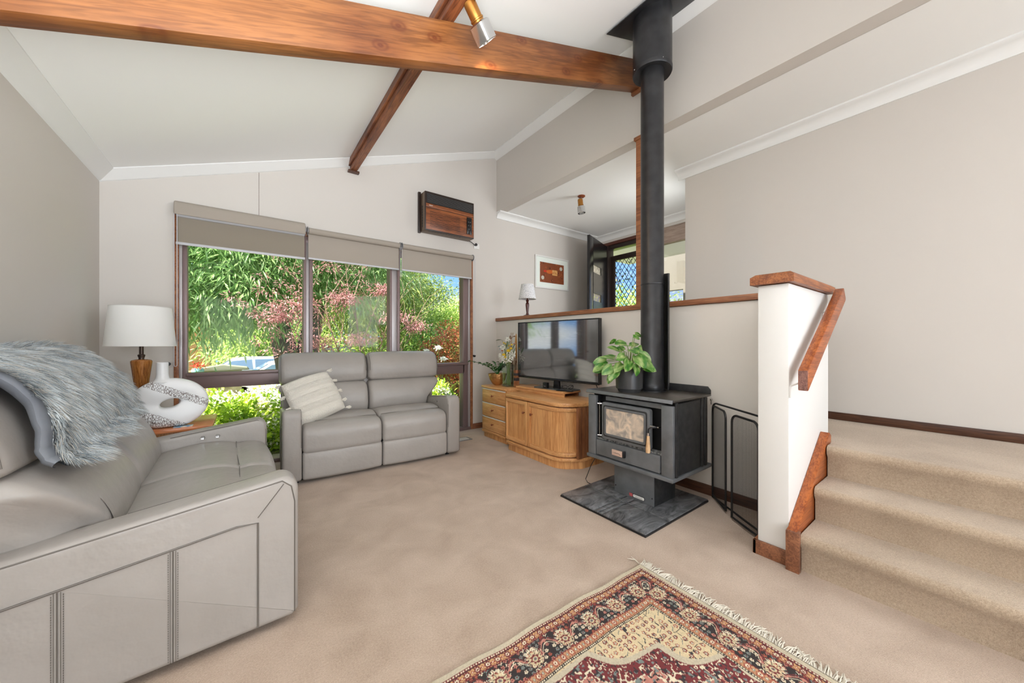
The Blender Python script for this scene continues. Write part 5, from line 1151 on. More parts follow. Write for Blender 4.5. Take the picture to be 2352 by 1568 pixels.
# ------------------------------------------------------------------ patterned rug
def build_rug():
    LX, WY = 2.3, 1.62
    xs = np.concatenate([np.arange(0, 1.26, .0028), np.arange(1.26, LX+.001, .02)]); ys = np.concatenate([np.arange(0, 1.12, .0028), np.arange(1.12, WY+.001, .02)])
    Xg, Yg = np.meshgrid(xs, ys, indexing='ij')
    ex = np.minimum(Xg, LX-Xg); ey = np.minimum(Yg, WY-Yg); D = np.minimum(ex, ey)       # distance from the edge
    alongx = ey < ex; S_ = np.where(alongx, Xg, Yg); 
    # knotted quantisation
    cream = lin(206, 186, 150); tan = lin(196, 152, 106); navy = lin(28, 28, 36); burg = lin(112, 34, 44); rust = lin(162, 84, 66); pink = lin(188, 124, 110); teal = lin(118, 132, 128); ivory = lin(226, 214, 186); kil = lin(196, 184, 160)
    C = np.zeros(Xg.shape+(3,)); C[:] = kil
    def put(m, c): C[m] = c
    rng = np.random.default_rng(2)
    def h2(a, b, k=0): 
        v = np.sin(a*127.1+b*311.7+k*74.7)*43758.5453; return v-np.floor(v)
    def vn(x, y, k=0):
        xi, yi = np.floor(x), np.floor(y); fx_, fy_ = x-xi, y-yi; fx_ = fx_*fx_*(3-2*fx_); fy_ = fy_*fy_*(3-2*fy_)
        return (h2(xi, yi, k)*(1-fx_)+h2(xi+1, yi, k)*fx_)*(1-fy_)+(h2(xi, yi+1, k)*(1-fx_)+h2(xi+1, yi+1, k)*fx_)*fy_
    a0, a1, a2, a3, a4, a5 = .026, .038, .072, .172, .206, .218
    put(D > a0, burg)
    g = (D > a0+.004) & (D < a1-.003); put(g & (np.mod(S_, .010) < .0055), ivory)
    put((D > a1-.0015) & (D < a1+.0015), navy)
    def minor(lo, hi, base, k):
        m = (D >= lo) & (D < hi); put(m, base); c = (lo+hi)/2; per = .040
        u = np.mod(S_, per)-per/2; v = D-c; r = np.hypot(u, v); th = np.arctan2(v, u)
        put(m & (r < .0125+.0022*np.cos(th*8)), rust if k else burg); put(m & (r < .0072+.001*np.cos(th*6)), ivory); put(m & (r < .0034), burg)
        u2 = np.mod(S_+per/2, per)-per/2; r2 = np.abs(u2)*1.3+np.abs(v); put(m & (r2 < .0075), teal if k else rust); put(m & (r2 < .0035), ivory)
        e = np.abs(np.abs(v)-(hi-lo)/2+.0035) < .0018; put(m & e & (np.mod(S_+v*2, .013) < .007), burg)
    minor(a1+.0015, a2-.003, tan, 0); put((D > a2-.003) & (D < a2), burg)
    m = (D >= a2) & (D < a3); put(m, navy); c = (a2+a3)/2; hw = (a3-a2)/2
    per = .150; ph = np.mod(S_, per)/per; u = (ph-.5)*per; v = D-c
    wav = .62*hw*np.sin(2*PI*S_/per)
    for off, cc, w_ in ((0, pink, .0035), (.012, ivory, .0016), (-.011, burg, .0022)):
        put(m & (np.abs(v-wav-off) < w_*(1+.4*np.sin(S_*160))), cc)
    for sgn, sh_, cA, cB in ((1, 0, ivory, rust), (-1, .5, cream, burg)):
        uu = (np.mod(S_/per+sh_+.25*sgn, 1)-.5)*per; vv = v+sgn*hw*.18
        r = np.hypot(uu, vv*1.05); th = np.arctan2(vv, uu); pet = .030+.0065*np.cos(th*9)
        put(m & (r < pet), cA); put(m & (r < pet) & (np.abs(np.sin(th*4.5)) < .22) & (r > .012), navy); put(m & (r < .0175+.003*np.cos(th*7)), cB); put(m & (r < .011), cream); put(m & (r < .0065), teal); put(m & (r < .003), burg)
        put(m & (np.abs(r-.034) < .0012) & (np.sin(th*14) > -.3), burg)
    k_ = .019; for_x = S_/k_; for_y = v/k_; xi, yi = np.floor(for_x), np.floor(for_y); hh = h2(xi, yi, 3); du = for_x-xi-.5; dv = for_y-yi-.5; rr = np.hypot(du, dv)
    isn = m & (C[..., 2] < .03) & (C[..., 0] < .03)
    for t0, t1, cc in ((.0, .28, teal), (.28, .5, pink), (.5, .72, ivory), (.72, .86, rust)):
        put(isn & (hh >= t0) & (hh < t1) & (rr < .34+.1*np.sin(np.arctan2(dv, du)*5)), cc)
    put(isn & (rr < .14) & (hh < .8), burg)
    minor(a3, a4, tan if False else lin(190, 140, 104), 1); put((D > a3) & (D < a3+.003), burg)
    put((D > a4-.001) & (D < a5), navy); put((D > a4+.002) & (D < a5-.003) & (np.mod(S_, .009) < .005), ivory)
    # field
    f = D >= a5; put(f, lin(214, 194, 156)); 
    px, py = Xg-LX/2, Yg-WY/2
    fX, fY = LX/2-a5, WY/2-a5
    # corner spandrels with scalloped edges, burgundy and pink bands round a cream medallion
    q = np.sqrt((px/fX)**2+(py/fY)**2); th = np.arctan2(py/fY, px/fX); sc = q+.085*np.abs(np.sin(th*10.5))
    n1 = vn(Xg*42, Yg*42, 1); n2 = vn(Xg*75, Yg*75, 2); n3 = vn(Xg*120, Yg*120, 5)
    put(f & (sc < 1.16), kil); put(f & (sc < 1.125), burg); put(f & (sc < 1.02), pink); put(f & (sc < .94), rust*1.1); put(f & (np.abs(sc-.935) < .006), navy); put(f & (sc < .925), lin(218, 202, 166)); 
    put(f & (np.abs(sc-1.02) < .005), ivory)
    b1_ = f & (sc > .93) & (sc < 1.12); put(b1_ & (n2 > .60), ivory); put(b1_ & (n2 > .72), burg); put(b1_ & (n2 < .22), teal); put(b1_ & (n3 > .74), navy*1.5)
    ins = f & ((sc <= .92) | (sc >= 1.16))
    kx, ky = Xg/.027, Yg/.027; xi, yi = np.floor(kx), np.floor(ky); hh = h2(xi, yi, 9); h3 = h2(xi, yi, 11)*.4-.2; h4 = h2(xi, yi, 12)*.4-.2; du, dv = kx-xi-.5-h3*.5, ky-yi-.5-h4*.5; rr = np.hypot(du, dv); ta = np.arctan2(dv, du)
    put(ins & (hh < .62) & (rr < .30+.07*np.cos(ta*5)), rust); put(ins & (hh < .40) & (rr < .28+.08*np.cos(ta*6)), burg); put(ins & (hh < .62) & (rr < .16), ivory); put(ins & (hh < .62) & (rr < .08), teal)
    put(ins & (hh > .62) & (hh < .8) & (np.abs(du) < .07) & (np.abs(dv) < .36), navy*2); put(ins & (hh > .8) & (np.abs(dv-du*.6) < .06) & (np.abs(du) < .34), teal*.7)
    cn = np.abs(vn(Xg*24, Yg*24, 7)-.5) < .025; put(ins & cn & (n3 > .4), navy*2.2)
    # wear and knot shading
    C *= (.86+.30*vn(Xg*260, Yg*260, 20))[..., None]; C *= (.92+.16*vn(Xg*5, Yg*5, 21))[..., None]; C = C*.93+.07*lin(190, 170, 150)
    # geometry: gentle waves at the edge
    wav_e = .004*np.sin(Xg*9)+.003*np.sin(Xg*23+1)
    Z = .009+.0015*vn(Xg*6, Yg*6, 30)+.0006*vn(Xg*180, Yg*180, 31); Z[(D < .004)] = .002
    Yw = Yg+np.where(Yg < WY/2, wav_e*(1-Yg/WY*2), 0)
    V = np.stack([-Xg, -Yw, Z], -1).reshape(-1, 3); ni, nj = Xg.shape
    idx = np.arange(ni*nj).reshape(ni, nj); F = np.stack([idx[:-1, :-1], idx[:-1, 1:], idx[1:, 1:], idx[1:, :-1]], -1).reshape(-1, 4)
    return V, F, C.reshape(-1, 3)
rg = thing('persian_rug', 'fringed red, navy and cream patterned rug on the carpet in the foreground', 'rug', (1.627, 1.078, 0), math.radians(-2.2))
V_, F_, C_ = build_rug(); npmesh('woven_field', V_, F_, 'rug', rg, C_, smooth=True)
m = MB(); random.seed(4)
for i in range(150):
    y = -.006-i*1.612/150; nst = 3
    for j in range(nst):
        yy_ = y-.003*j; L_ = .045+.022*random.random(); an = random.uniform(-.45, .6)+.35*math.sin(i*.5); z = .004
        m.tube([(.0, yy_, .007), (L_*.35, yy_+math.sin(an)*L_*.2, .006+random.random()*.006), (L_*.75, yy_+math.sin(an)*L_*.62, .004), (L_*math.cos(an*.6), yy_+math.sin(an)*L_, .003)], [.002, .0022, .0018, .0008], 4, cap=False)
for k in range(2):
    m.tube([(.0, -.002, .006), (.01, .03, .008), (-.02+k*.03, .055, .012)], [.002, .003, .001], 5)
link('fringe', m, 'fringe', rg, smooth=True)['kind'] = 'stuff'
# floor register beside the loveseat
rgst = thing('floor_vent', 'metal floor heating register in the carpet near the window corner', 'floor vent', (2.02, 3.72, 0))
link('frame', MB().box(-.16, .13, -.065, .065, .0, .006), 'alu', rgst, bev=.002)
for i in range(13): link('louver', MB().box(-.14+i*.019, -.128+i*.019, -.045, .045, .006, .008), 'white', rgst)
# ------------------------------------------------------------------ entry door, screen door, sidelight
en = bpy.data.objects.new('door_1', None); COL.objects.link(en); en.location = (XE, 3.4, UF); en['kind'] = 'structure'
def dp(name, y0, y1, z0, z1, x0, x1, mat='blackgloss', bev=.002, par=None): return link(name, MB().box(x0, x1, y0-3.4, y1-3.4, z0-UF, z1-UF), mat, par or en, bev=bev)
M['darkdoor'] = plain('dark_door_frame', (52, 40, 36), .4); M['frametop'] = plain('dark_timber_lintel', (92, 50, 36), .4)
dp('lintel', 2.95, 3.98, 2.79, 2.84, -.012, .15, 'frametop'); dp('lintel', 2.95, 3.98, 2.72, 2.79, .01, .15, 'darkdoor')
dp('jamb', 3.86, 3.98, UF, 2.79, -.005, .15, 'darkdoor'); dp('jamb', 2.95, 3.04, UF, 2.84, -.012, .15, 'capY')
# transom bar and screen door
scd = link('screen_frame', MB().box(.09, .12, -.36, -.30, 0, 2.03), 'darkdoor', en); dp('screen_stile', 3.79, 3.86, UF, 2.60, .09, .12, 'darkdoor'); dp('screen_rail', 3.04, 3.86, 2.535, 2.62, .085, .125, 'darkdoor'); dp('screen_rail', 3.1, 3.8, UF, UF+.12, .09, .12, 'darkdoor')
ga = 0
pitch = .083
y0_, y1_, z0_, z1_ = -.30, .39, .12, 1.99
sl_a = 1.45
def clipseg(c, s):  # line z = c + s*y in the rectangle
    ya, yb = y0_, y1_; za, zb = c+s*ya, c+s*yb
    pts = []
    for y in (ya, yb):
        z = c+s*y
        if z0_ <= z <= z1_: pts.append((y, z))
    for z in (z0_, z1_):
        y = (z-c)/s
        if ya < y < yb: pts.append((y, z))
    return pts if len(pts) == 2 else None
for s in (sl_a, -sl_a):
    c = -1.2
    while c < 3.2:
        p = clipseg(c, s)
        if p and math.dist(*p) > .03: link('grille_bar', MB().bar((.105, p[0][0], p[0][1]), (.105, p[1][0], p[1][1]), .006, .007, (1, 0, 0)), 'black', en)
        c += pitch*sl_a
# open solid door, hinged at the far jamb and swung into the room
dl = thing('entry_door', 'black timber entry door standing open with two small leadlight panes', 'door', (XE-.02, 3.885, UF+.01), math.radians(0))
DW, DH, th_ = .40, 2.22, .04
q_ = Vector((4.565, 4.0, 0))-Vector((XE-.02, 3.885, 0)); dl.rotation_euler = (0, 0, math.atan2(q_.y, q_.x)); DW = .82
cut = [(.62, .60, 2), (.62, 1.42, 2)]
wx0, wx1 = .30, .66
q_ = Vector((4.137, 3.60, 0))-Vector((XE-.02, 3.885, 0)); dl.rotation_euler = (0, 0, math.atan2(q_.y, q_.x)); DW = q_.length
zs_ = [(1.24, 1.36), (1.68, 1.80)]
link('stile', MB().box(0, wx0, -th_/2, th_/2, 0, DH), 'blackgloss', dl); link('stile', MB().box(wx1, DW, -th_/2, th_/2, 0, DH), 'blackgloss', dl, bev=.002)
link('panel', MB().box(wx0, wx1, -th_/2, th_/2, 0, zs_[0][0]), 'blackgloss', dl); link('panel', MB().box(wx0, wx1, -th_/2, th_/2, zs_[0][1], zs_[1][0]), 'blackgloss', dl); link('panel', MB().box(wx0, wx1, -th_/2, th_/2, zs_[1][1], DH), 'blackgloss', dl)
for k, (a, b_) in enumerate(zs_):
    ldm = plain('leadlight_glass_%d' % k, (176, 168, 150) if k else (150, 130, 150), .2, var=(24, (220, 214, 190) if k else (196, 190, 120), 1))
    g_ = link('leadlight_pane', MB().box(wx0, wx1, -.004, .004, a, b_), ldm, dl)
    link('lead_came', MB().bar((wx0, -.006, a), (wx1, -.006, b_), .006, .004, (0, 1, 0)), 'black', g_); link('lead_came', MB().bar((wx0, -.006, b_), (wx1, -.006, a), .006, .004, (0, 1, 0)), 'black', g_)
link('handle', MB().tube([(DW-.06, -.02, 1.02), (DW-.06, -.06, 1.02), (DW-.06, -.065, .98), (DW-.06, -.065, .90)], .008, 8), 'chrome', dl, smooth=True)
# sidelight window
wz = bpy.data.objects.new('window_2', None); COL.objects.link(wz); wz.location = (XE, 2.43, UF); wz['kind'] = 'structure'
link('head_panel', MB().box(.01, .10, -.52, .52, 2.06, 2.295), wood('sidelight_head', (176, 156, 142), (150, 130, 118), 'Y', 12, .5, 14), wz, bev=.002)
link('sill', MB().box(-.01, .12, -.52, .52, .0, .05), 'darkdoor', wz, bev=.002); link('stile', MB().box(.01, .10, .49, .52, .05, 2.06), 'capY', wz); link('stile', MB().box(.01, .10, -.52, -.49, .05, 2.06), 'capY', wz)
link('pane', MB().box(.05, .056, -.49, .49, .05, 2.06), glass('sidelight_glass', (.92, .92, .9), 1.7, 2.2), wz)
# ------------------------------------------------------------------ outside: ground, garden, street
def ground_z(x, y):
    return -.12-.5*max(0, min(1, (y-6.0)/7.0))-.45*max(0, min(1, (y-14.0)/1.1))
m = MB(); m.grid(lambda u, v: (-16+44*u, 4.32+46*v, ground_z(0, 4.32+46*v)), 12, 120); struct('ground', m, plain('garden_ground', (132, 128, 92), .95, var=(5, (96, 112, 60), 5), bump=(30, .6, .03)), smooth=True)
m = MB(); m.box(-16, 28, 15.2, 21.5, -1.08, -1.04); struct('street', m, plain('street_asphalt', (150, 148, 146), .9))
m = MB(); m.box(5.1, 28, -8, 4.32, .2, .40); struct('porch_paving', m, plain('porch_paving', (170, 160, 148), .9))
m = MB(); m.box(XE+.05, 6.6, .0, 4.6, 2.82, 2.95); struct('porch_soffit', m, 'ceil')
pst = MB().box(6.35, 6.47, 2.0, 2.12, .4, 2.82); struct('porch_post', pst, 'white', bev=.004)
m = MB(); m.box(XL-.9, 3.3, 4.30, 4.62, 2.42, 2.52); struct('eave_soffit', m, 'ceil')
m = MB(); m.box(7.2, 7.35, 3.0, 4.4, 2.25, 3.3); m.box(7.2, 7.3, 3.68, 3.74, .4, 2.25); struct('sidelight_backdrop', m, plain('backdrop_beige', (128, 123, 114), .8))  # added beige block imitating the sidelight's reflection, with a thin post
# projecting brick wall at the right of the window, every brick its own
bwl = bpy.data.objects.new('wall_outside', None); COL.objects.link(bwl); bwl.location = (2.33, 4.215, -.1); bwl['kind'] = 'structure'
link('mortar', MB().box(.008, .10, .004, .106, 0, 2.6), plain('brick_mortar', (176, 160, 138), .95), bwl)
bk = plain('tan_brick', (222, 176, 120), .85, bump=(60, .4, .004), var=(3, (200, 152, 100))); b0 = None
for r in range(31):
    if b0 is None: b0 = link('brick', MB().box(0, .1, 0, .11, 0, .073), bk, bwl, bev=.003); o = b0
    else: o = b0.copy(); COL.objects.link(o)
    o.location = (random.uniform(-.0015, .0015), 0, r*.0835+.006)
# foliage -------------------------------------------------------------
def leaves(cent, rad, n_cl, per, L, W_, cols, seed, clr=.38, droop=.6, shell=.55, keep=None, upw=0.0):
    rng = np.random.default_rng(seed); cent = np.array(cent, float); rad = np.array(rad, float)
    d = rng.normal(size=(n_cl, 3)); d /= np.linalg.norm(d, axis=1)[:, None]; c = cent+d*rad*(shell+(1-shell)*rng.random((n_cl, 1)))
    ctone = rng.random(n_cl)
    p = np.repeat(c, per, 0); n = len(p); o = rng.normal(size=(n, 3))*clr*.5; o[:, 2] *= .75; p = p+o
    dr = o/(np.linalg.norm(o, axis=1)[:, None]+1e-6)+rng.normal(size=(n, 3))*.45; dr[:, 2] -= droop; dr[:, 2] += upw; dr /= np.linalg.norm(dr, axis=1)[:, None]
    up = rng.normal(size=(n, 3))*.5+np.array([0, -.5, 1.0]); sd = np.cross(dr, up); sd /= np.linalg.norm(sd, axis=1)[:, None]+1e-9; nr = np.cross(sd, dr)
    l = L*(.6+.7*rng.random((n, 1))); w = W_*(.7+.5*rng.random((n, 1)))
    V = np.empty((n*6, 3), np.float32); V[0::6] = p; V[1::6] = p+dr*l*.42+sd*w; V[2::6] = p+dr*l*.5-nr*w*.35; V[3::6] = p+dr*l*.42-sd*w; V[4::6] = p+dr*l-np.array([0, 0, 1])*l*.12; V[5::6] = p+dr*l*.75+sd*w*.6
    k = (np.arange(n)*6)[:, None]; F = np.concatenate([k+np.array([q]) for q in ((0, 1, 2), (0, 2, 3), (1, 5, 2), (2, 5, 4), (2, 4, 3))])
    cols = np.array(cols); ti = np.clip(np.repeat(ctone, per)*.55+rng.random(n)*.45, 0, .999)*(len(cols)-1); i0 = ti.astype(int); fr_ = (ti-i0)[:, None]
    cc = cols[i0]*(1-fr_)+cols[np.minimum(i0+1, len(cols)-1)]*fr_; C = np.repeat(cc, 6, 0)
    if keep is not None:
        kk = keep(p); F = F[np.tile(kk, 5)]
    return V, F, C
def foliage(name, par, loc, *a, **k):
    V, F, C = leaves(*a, **k); o = npmesh(name, V-np.array(loc, np.float32), F, 'leaf', par, C); o['kind'] = 'stuff'; return o
G = [lin(84, 126, 62), lin(128, 168, 92), lin(174, 204, 132), lin(216, 230, 184)]
G2 = [lin(66, 92, 44), lin(120, 140, 66), lin(170, 184, 96), lin(206, 208, 140)]
G3 = [lin(90, 130, 50), lin(150, 184, 80), lin(204, 220, 120), lin(226, 232, 150)]
bark = plain('grey_brown_bark', (120, 110, 98), .9, bump=(14, .9, .03), var=(9, (92, 82, 74), 5))
def trunk(par, pts, rad, nm='trunk', seg=14):
    m = MB(); m.tube(pts, rad, seg)
    rn = random.Random(3); m.v = [(x+.015*mnoise.noise(Vector((x*5, y*5, z*5))), y+.03*mnoise.noise(Vector((x*7, y*7, z*3))), z) for x, y, z in m.v]
    return link(nm, m, bark, par, smooth=True)
# the big narrow-leaved tree
t1 = thing('leafy_tree', 'large narrow-leaved green tree with a forked trunk seen through the left pane', 'tree', (.72, 8.0, -.35))
Lc = (.72, 8.0, -.35)
trunk(t1, [(0, 0, 0), (.0, 0, .6), (-.06, 0, 1.1), (-.25, 0, 1.9), (-.5, 0, 2.9), (-.6, .1, 4)], [.30, .25, .22, .17, .13, .08]); trunk(t1, [(.03, 0, .75), (.25, -.05, 1.35), (.35, -.05, 2.0), (.6, 0, 2.9), (.9, 0, 4)], [.2, .19, .16, .12, .07])
foliage('foliage', t1, Lc, (-.7, 7.3, 2.28), (1.6, .9, 1.1), 110, 170, .17, .013, G, 21, clr=.62, droop=.75)
foliage('foliage', t1, Lc, (.1, 7.5, 3.3), (2.3, 1.3, 1.2), 110, 150, .17, .013, G, 22, clr=.65, droop=.7)
foliage('foliage', t1, Lc, (1.55, 7.8, 2.75), (1.2, .8, 1.0), 70, 130, .16, .012, G, 23, clr=.5, droop=.8)
# second tree further right
t2 = thing('leafy_tree', 'taller olive-green tree behind the red maple seen through the middle pane', 'tree', (3.6, 10.8, -.7)); Lc = (3.6, 10.8, -.7)
trunk(t2, [(0, 0, 0), (-.05, 0, 1.2), (.1, 0, 2.5), (.1, 0, 4.2)], [.22, .18, .14, .08]); trunk(t2, [(-.6, -.2, .0), (-.8, -.2, 1.0), (-1.2, -.2, 2.1), (-1.3, -.2, 3.6)], [.16, .15, .11, .06])
foliage('foliage', t2, Lc, (2.7, 10.6, 2.7), (1.7, 1.4, 1.45), 130, 150, .16, .016, G2, 31, clr=.6, droop=.7)
foliage('foliage', t2, Lc, (3.4, 10.2, .7), (2.2, .8, .9), 60, 110, .13, .02, G3, 32, clr=.6, droop=.1)
# right-hand shrubs and trees
t3 = thing('leafy_tree', 'sunlit yellow-green tree against the blue sky seen through the right pane', 'tree', (6.0, 11.2, -.8)); Lc = (6.0, 11.2, -.8)
trunk(t3, [(0, 0, 0), (.05, 0, 1.2), (0, 0, 2.6)], [.2, .16, .08])
foliage('foliage', t3, Lc, (6.0, 11.0, 1.2), (1.75, 1.1, 1.3), 170, 130, .11, .022, G3, 41, clr=.5, droop=.3)
foliage('foliage', t3, Lc, (4.9, 10.4, .9), (1.3, .7, 1.0), 70, 120, .10, .014, G, 42, clr=.45, droop=.5)
t4 = thing('red_tipped_shrub', 'red and green leaved shrub beside the brick wall outside', 'shrub', (3.95, 7.4, -.3)); Lc = (3.95, 7.4, -.3)
trunk(t4, [(0, 0, 0), (0, 0, .5), (.05, 0, 1.2)], [.06, .05, .03])
RG = [lin(96, 112, 52), lin(150, 150, 78), lin(196, 112, 78), lin(188, 78, 58), lin(170, 176, 90)]
foliage('foliage', t4, Lc, (3.9, 7.4, .75), (.75, .5, .85), 75, 120, .065, .014, RG, 51, clr=.3, droop=.1)
# red maple in front of the middle pane
t5 = thing('red_maple', 'slender red-leaved maple with fine bare branches outside the middle pane', 'tree', (1.38, 5.7, -.12)); Lc = (1.38, 5.7, -.12)
mb_ = plain('maple_bark', (150, 124, 104), .8)
random.seed(12); tips = []
def branch(p, d, L_, r, lv):
    pts = [Vector(p)]; dd = Vector(d).normalized()
    for i in range(5): dd = (dd+Vector((random.uniform(-.12, .12), random.uniform(-.12, .12), .03))).normalized(); pts.append(pts[-1]+dd*L_/5)
    o = link('branch', MB().tube([tuple(q-Vector(Lc)) for q in pts], [r*(1-.11*i) for i in range(6)], 6), mb_, t5, smooth=True)
    if lv > 0:
        for k in (2, 3, 4, 5):
            s = 1 if k % 2 else -1; nd = dd+Vector((s*random.uniform(.4, .9), random.uniform(-.4, .4), random.uniform(-.1, .35))); branch(pts[k], nd, L_*.55, r*.5, lv-1)
    else: tips.append(pts[-1]); tips.append(pts[3])
for (dx, dz, L_) in ((-.75, 1.0, 1.5), (-.35, 1.0, 1.7), (.05, 1.0, 1.8), (.4, 1.0, 1.6), (.75, .9, 1.4)): branch((1.38, 5.7, .05), (dx, random.uniform(-.1, .1), dz), L_, .014, 2)
link('trunk', MB().tube([(0, 0, 0), (0, 0, .2)], [.03, .025], 10), mb_, t5)
RM = [lin(136, 84, 84), lin(176, 116, 116), lin(204, 156, 156), lin(184, 120, 112)]
tp = np.array([list(q) for q in tips if q.z > .9]); rng = np.random.default_rng(8)
pads = [((.33, 5.7, 1.50), (.42, .2, .05)), ((.55, 5.6, 1.66), (.3, .15, .04)), ((1.15, 5.7, 1.80), (.35, .2, .05)), ((1.9, 5.7, 1.55), (.3, .2, .05)), ((1.45, 5.8, 1.2), (.4, .2, .06)), ((.85, 5.7, 1.15), (.35, .2, .05)), ((2.3, 5.8, 1.42), (.25, .2, .05)), ((1.75, 5.8, 2.0), (.2, .2, .08)), ((1.0, 5.7, .9), (.4, .2, .1))]
Vs, Fs, Cs, nv = [], [], [], 0
for i, (c_, r_) in enumerate(pads):
    V, F, C = leaves(c_, r_, 16, 26, .052, .008, RM, 60+i, clr=.10, droop=.25, shell=.1); Vs.append(V); Fs.append(F+nv); Cs.append(C); nv += len(V)
for q in tp[:60]:
    V, F, C = leaves(q, (.05, .05, .02), 2, 16, .045, .007, RM, int(abs(q[0])*999), clr=.08, droop=.25); Vs.append(V); Fs.append(F+nv); Cs.append(C); nv += len(V)
o = npmesh('foliage', np.concatenate(Vs)-np.array(Lc, np.float32), np.concatenate(Fs), 'leaf', t5, np.concatenate(Cs)); o['kind'] = 'stuff'
# flowering hedge low outside the window
hd_ = []
HG = [lin(84, 120, 40), lin(140, 176, 52), lin(186, 212, 70), lin(214, 230, 100)]
for i, (x, y, z, rx, rz_) in enumerate([(-.35, 5.2, .12, .6, .42), (.35, 5.35, .14, .6, .42), (1.0, 5.5, .16, .55, .42), (-1.0, 5.1, .1, .5, .4), (1.62, 5.4, .12, .5, .40), (2.25, 5.45, .14, .45, .36)]):
    lab = ['white-flowered low hedge bush seen low in the left pane beside the vase', 'white-flowered hedge bush left of the loveseat under the transom', 'white-flowered hedge bush behind the left half of the loveseat', 'white-flowered hedge bush at the far left end behind the side table', 'white-flowered hedge bush behind the right half of the loveseat', 'small white-flowered bush by the brick wall at the right end'][i]
    h = thing('flowering_bush', lab, 'bush', (x, y, -.12), 0, 'flowering hedge bushes under the window'); Lc = (x, y, -.12)
    foliage('foliage', h, Lc, (x, y, z), (rx, .38, rz_), 70, 60, .075, .022, HG, 80+i, clr=.16, droop=-.5, shell=.8)
    V, F, C = leaves((x, y, z+.02), (rx*1.02, .41, rz_*1.03), 110, 26, .036, .017, [lin(250, 246, 238), lin(255, 252, 246), lin(244, 214, 214)], 90+i, clr=.075, droop=-.3, shell=1.0)
    f = npmesh('blossom', V-np.array(Lc, np.float32), F, 'leaf', h, C); f['kind'] = 'stuff'
# strap-leaved clump and white flowers
sg = thing('strappy_plant', 'clump of long arching green strap leaves outside beside the loveseat', 'plant', (.75, 4.75, -.12)); m = MB(); random.seed(21)
V = []; F = []
for i in range(110):
    a = random.uniform(0, 2*PI); L_ = random.uniform(.35, .6); e = random.uniform(.5, 1.2); p = [Vector((math.cos(a)*L_*t*e, math.sin(a)*L_*t*e*.6, L_*(t*1.25-t*t*.75))) for t in (0, .25, .5, .75, 1)]
    s = Vector((-math.sin(a), math.cos(a), 0))*.008; k = len(V)
    for j, q in enumerate(p): V += [tuple(q-s*(1-.2*j)), tuple(q+s*(1-.2*j))]
    F += [(k+2*j, k+2*j+1, k+2*j+3, k+2*j+2) for j in range(4)]
C = np.tile(lin(150, 168, 70), (len(V), 1))*np.repeat(np.random.default_rng(1).uniform(.5, 1.3, 110), 10)[:, None]
o = npmesh('blades', V, F, 'leaf', sg, C); o['kind'] = 'stuff'
ag = thing('white_agapanthus', 'clump of strap leaves with white flower heads by the brick wall outside', 'plant', (2.75, 5.9, -.12)); 
V2 = [(x*1.1, y, z*1.9) for x, y, z in V]; o = npmesh('blades', V2, F, 'leaf', ag, C); o['kind'] = 'stuff'
for (x, z) in ((-.2, 1.12), (.02, 1.18), (.12, .98), (-.08, .95)):
    link('stem', MB().tube([(x*.3, 0, 0), (x, 0, z)], .005, 6), 'stemgreen', ag)
    V, F_2, C_2 = leaves((x, 0, z), (.03, .03, .03), 8, 8, .045, .010, [lin(250, 248, 244), lin(255, 255, 252)], 7, clr=.03, droop=-.2); o = npmesh('flower_head', V, F_2, 'leaf', ag, C_2); o['kind'] = 'stuff'
# screening trees and hedges behind
for i, (x, y, z, rx, ry, rz_, cc, n_, lab) in enumerate([(-7, 36, 4.2, 7, 1.5, 4.5, G, 120, 'dark broad tree across the street at the far left'), (1.6, 28, 3.0, 4.2, 1.5, 3.6, G, 150, 'broad tree across the street behind the parked cars'), (11, 27, 3.0, 4.5, 1.6, 3.4, G2, 150, 'olive tree across the street behind the middle pane'), (15.5, 20, 1.2, 4.5, 1.6, 2.2, G3, 130, 'yellow-green hedge tree beyond the right pane'), (11, 15, .3, 2.8, 1, 1.5, G3, 90, 'low bright shrub beyond the right pane'), (1.6, 23.6, .75, 2.3, .8, 1.3, G3, 90, 'light green hedge directly behind the parked cars')]):
    t = thing('background_tree', lab, 'tree', (x, y, -1.1)); Lc = (x, y, -1.1)
    trunk(t, [(0, 0, 0), (0, 0, z)], [.3, .2]); foliage('foliage', t, Lc, (x, y, z), (rx, ry, rz_), n_, 110, .30, .05, cc, 120+i, clr=1.3, droop=.3)
# garden beyond the front door
t6 = thing('porch_shrub', 'bright green bushy tree seen through the screen door', 'tree', (8.6, 6.1, .0)); Lc = (8.6, 6.1, 0)
trunk(t6, [(0, 0, 0), (0, 0, 1.6)], [.1, .06]); foliage('foliage', t6, Lc, (8.6, 6.2, 1.5), (1.5, 1.5, 1.25), 150, 110, .085, .024, G3, 140, clr=.35, droop=.3)
t7 = thing('porch_shrub', 'pale leafy shrub outside the entry sidelight', 'shrub', (8.9, 4.3, .2)); Lc = (8.9, 4.3, .2)
trunk(t7, [(0, 0, 0), (0, 0, 1.2)], [.07, .04]); foliage('foliage', t7, Lc, (8.9, 4.3, 1.4), (1.0, .8, .9), 80, 90, .08, .022, G3, 141, clr=.3, droop=.3)
vn_ = thing('climbing_vine', 'thin leafy vine hanging outside the top of the screen door', 'plant', (5.9, 4.5, 2.7)); Lc = (5.9, 4.5, 2.7)
link('stem', MB().tube([(0, .3, .4), (0, .1, .15), (.1, 0, -.2), (.15, -.1, -.55)], .008, 6), mb_, vn_)
V, F_2, C_2 = leaves((5.95, 4.5, 2.65), (.25, .35, .3), 12, 8, .05, .018, [lin(60, 80, 40), lin(90, 110, 60)], 150, clr=.2, droop=.4); o = npmesh('foliage', V-np.array(Lc, np.float32), F_2, 'leaf', vn_, C_2); o['kind'] = 'stuff'
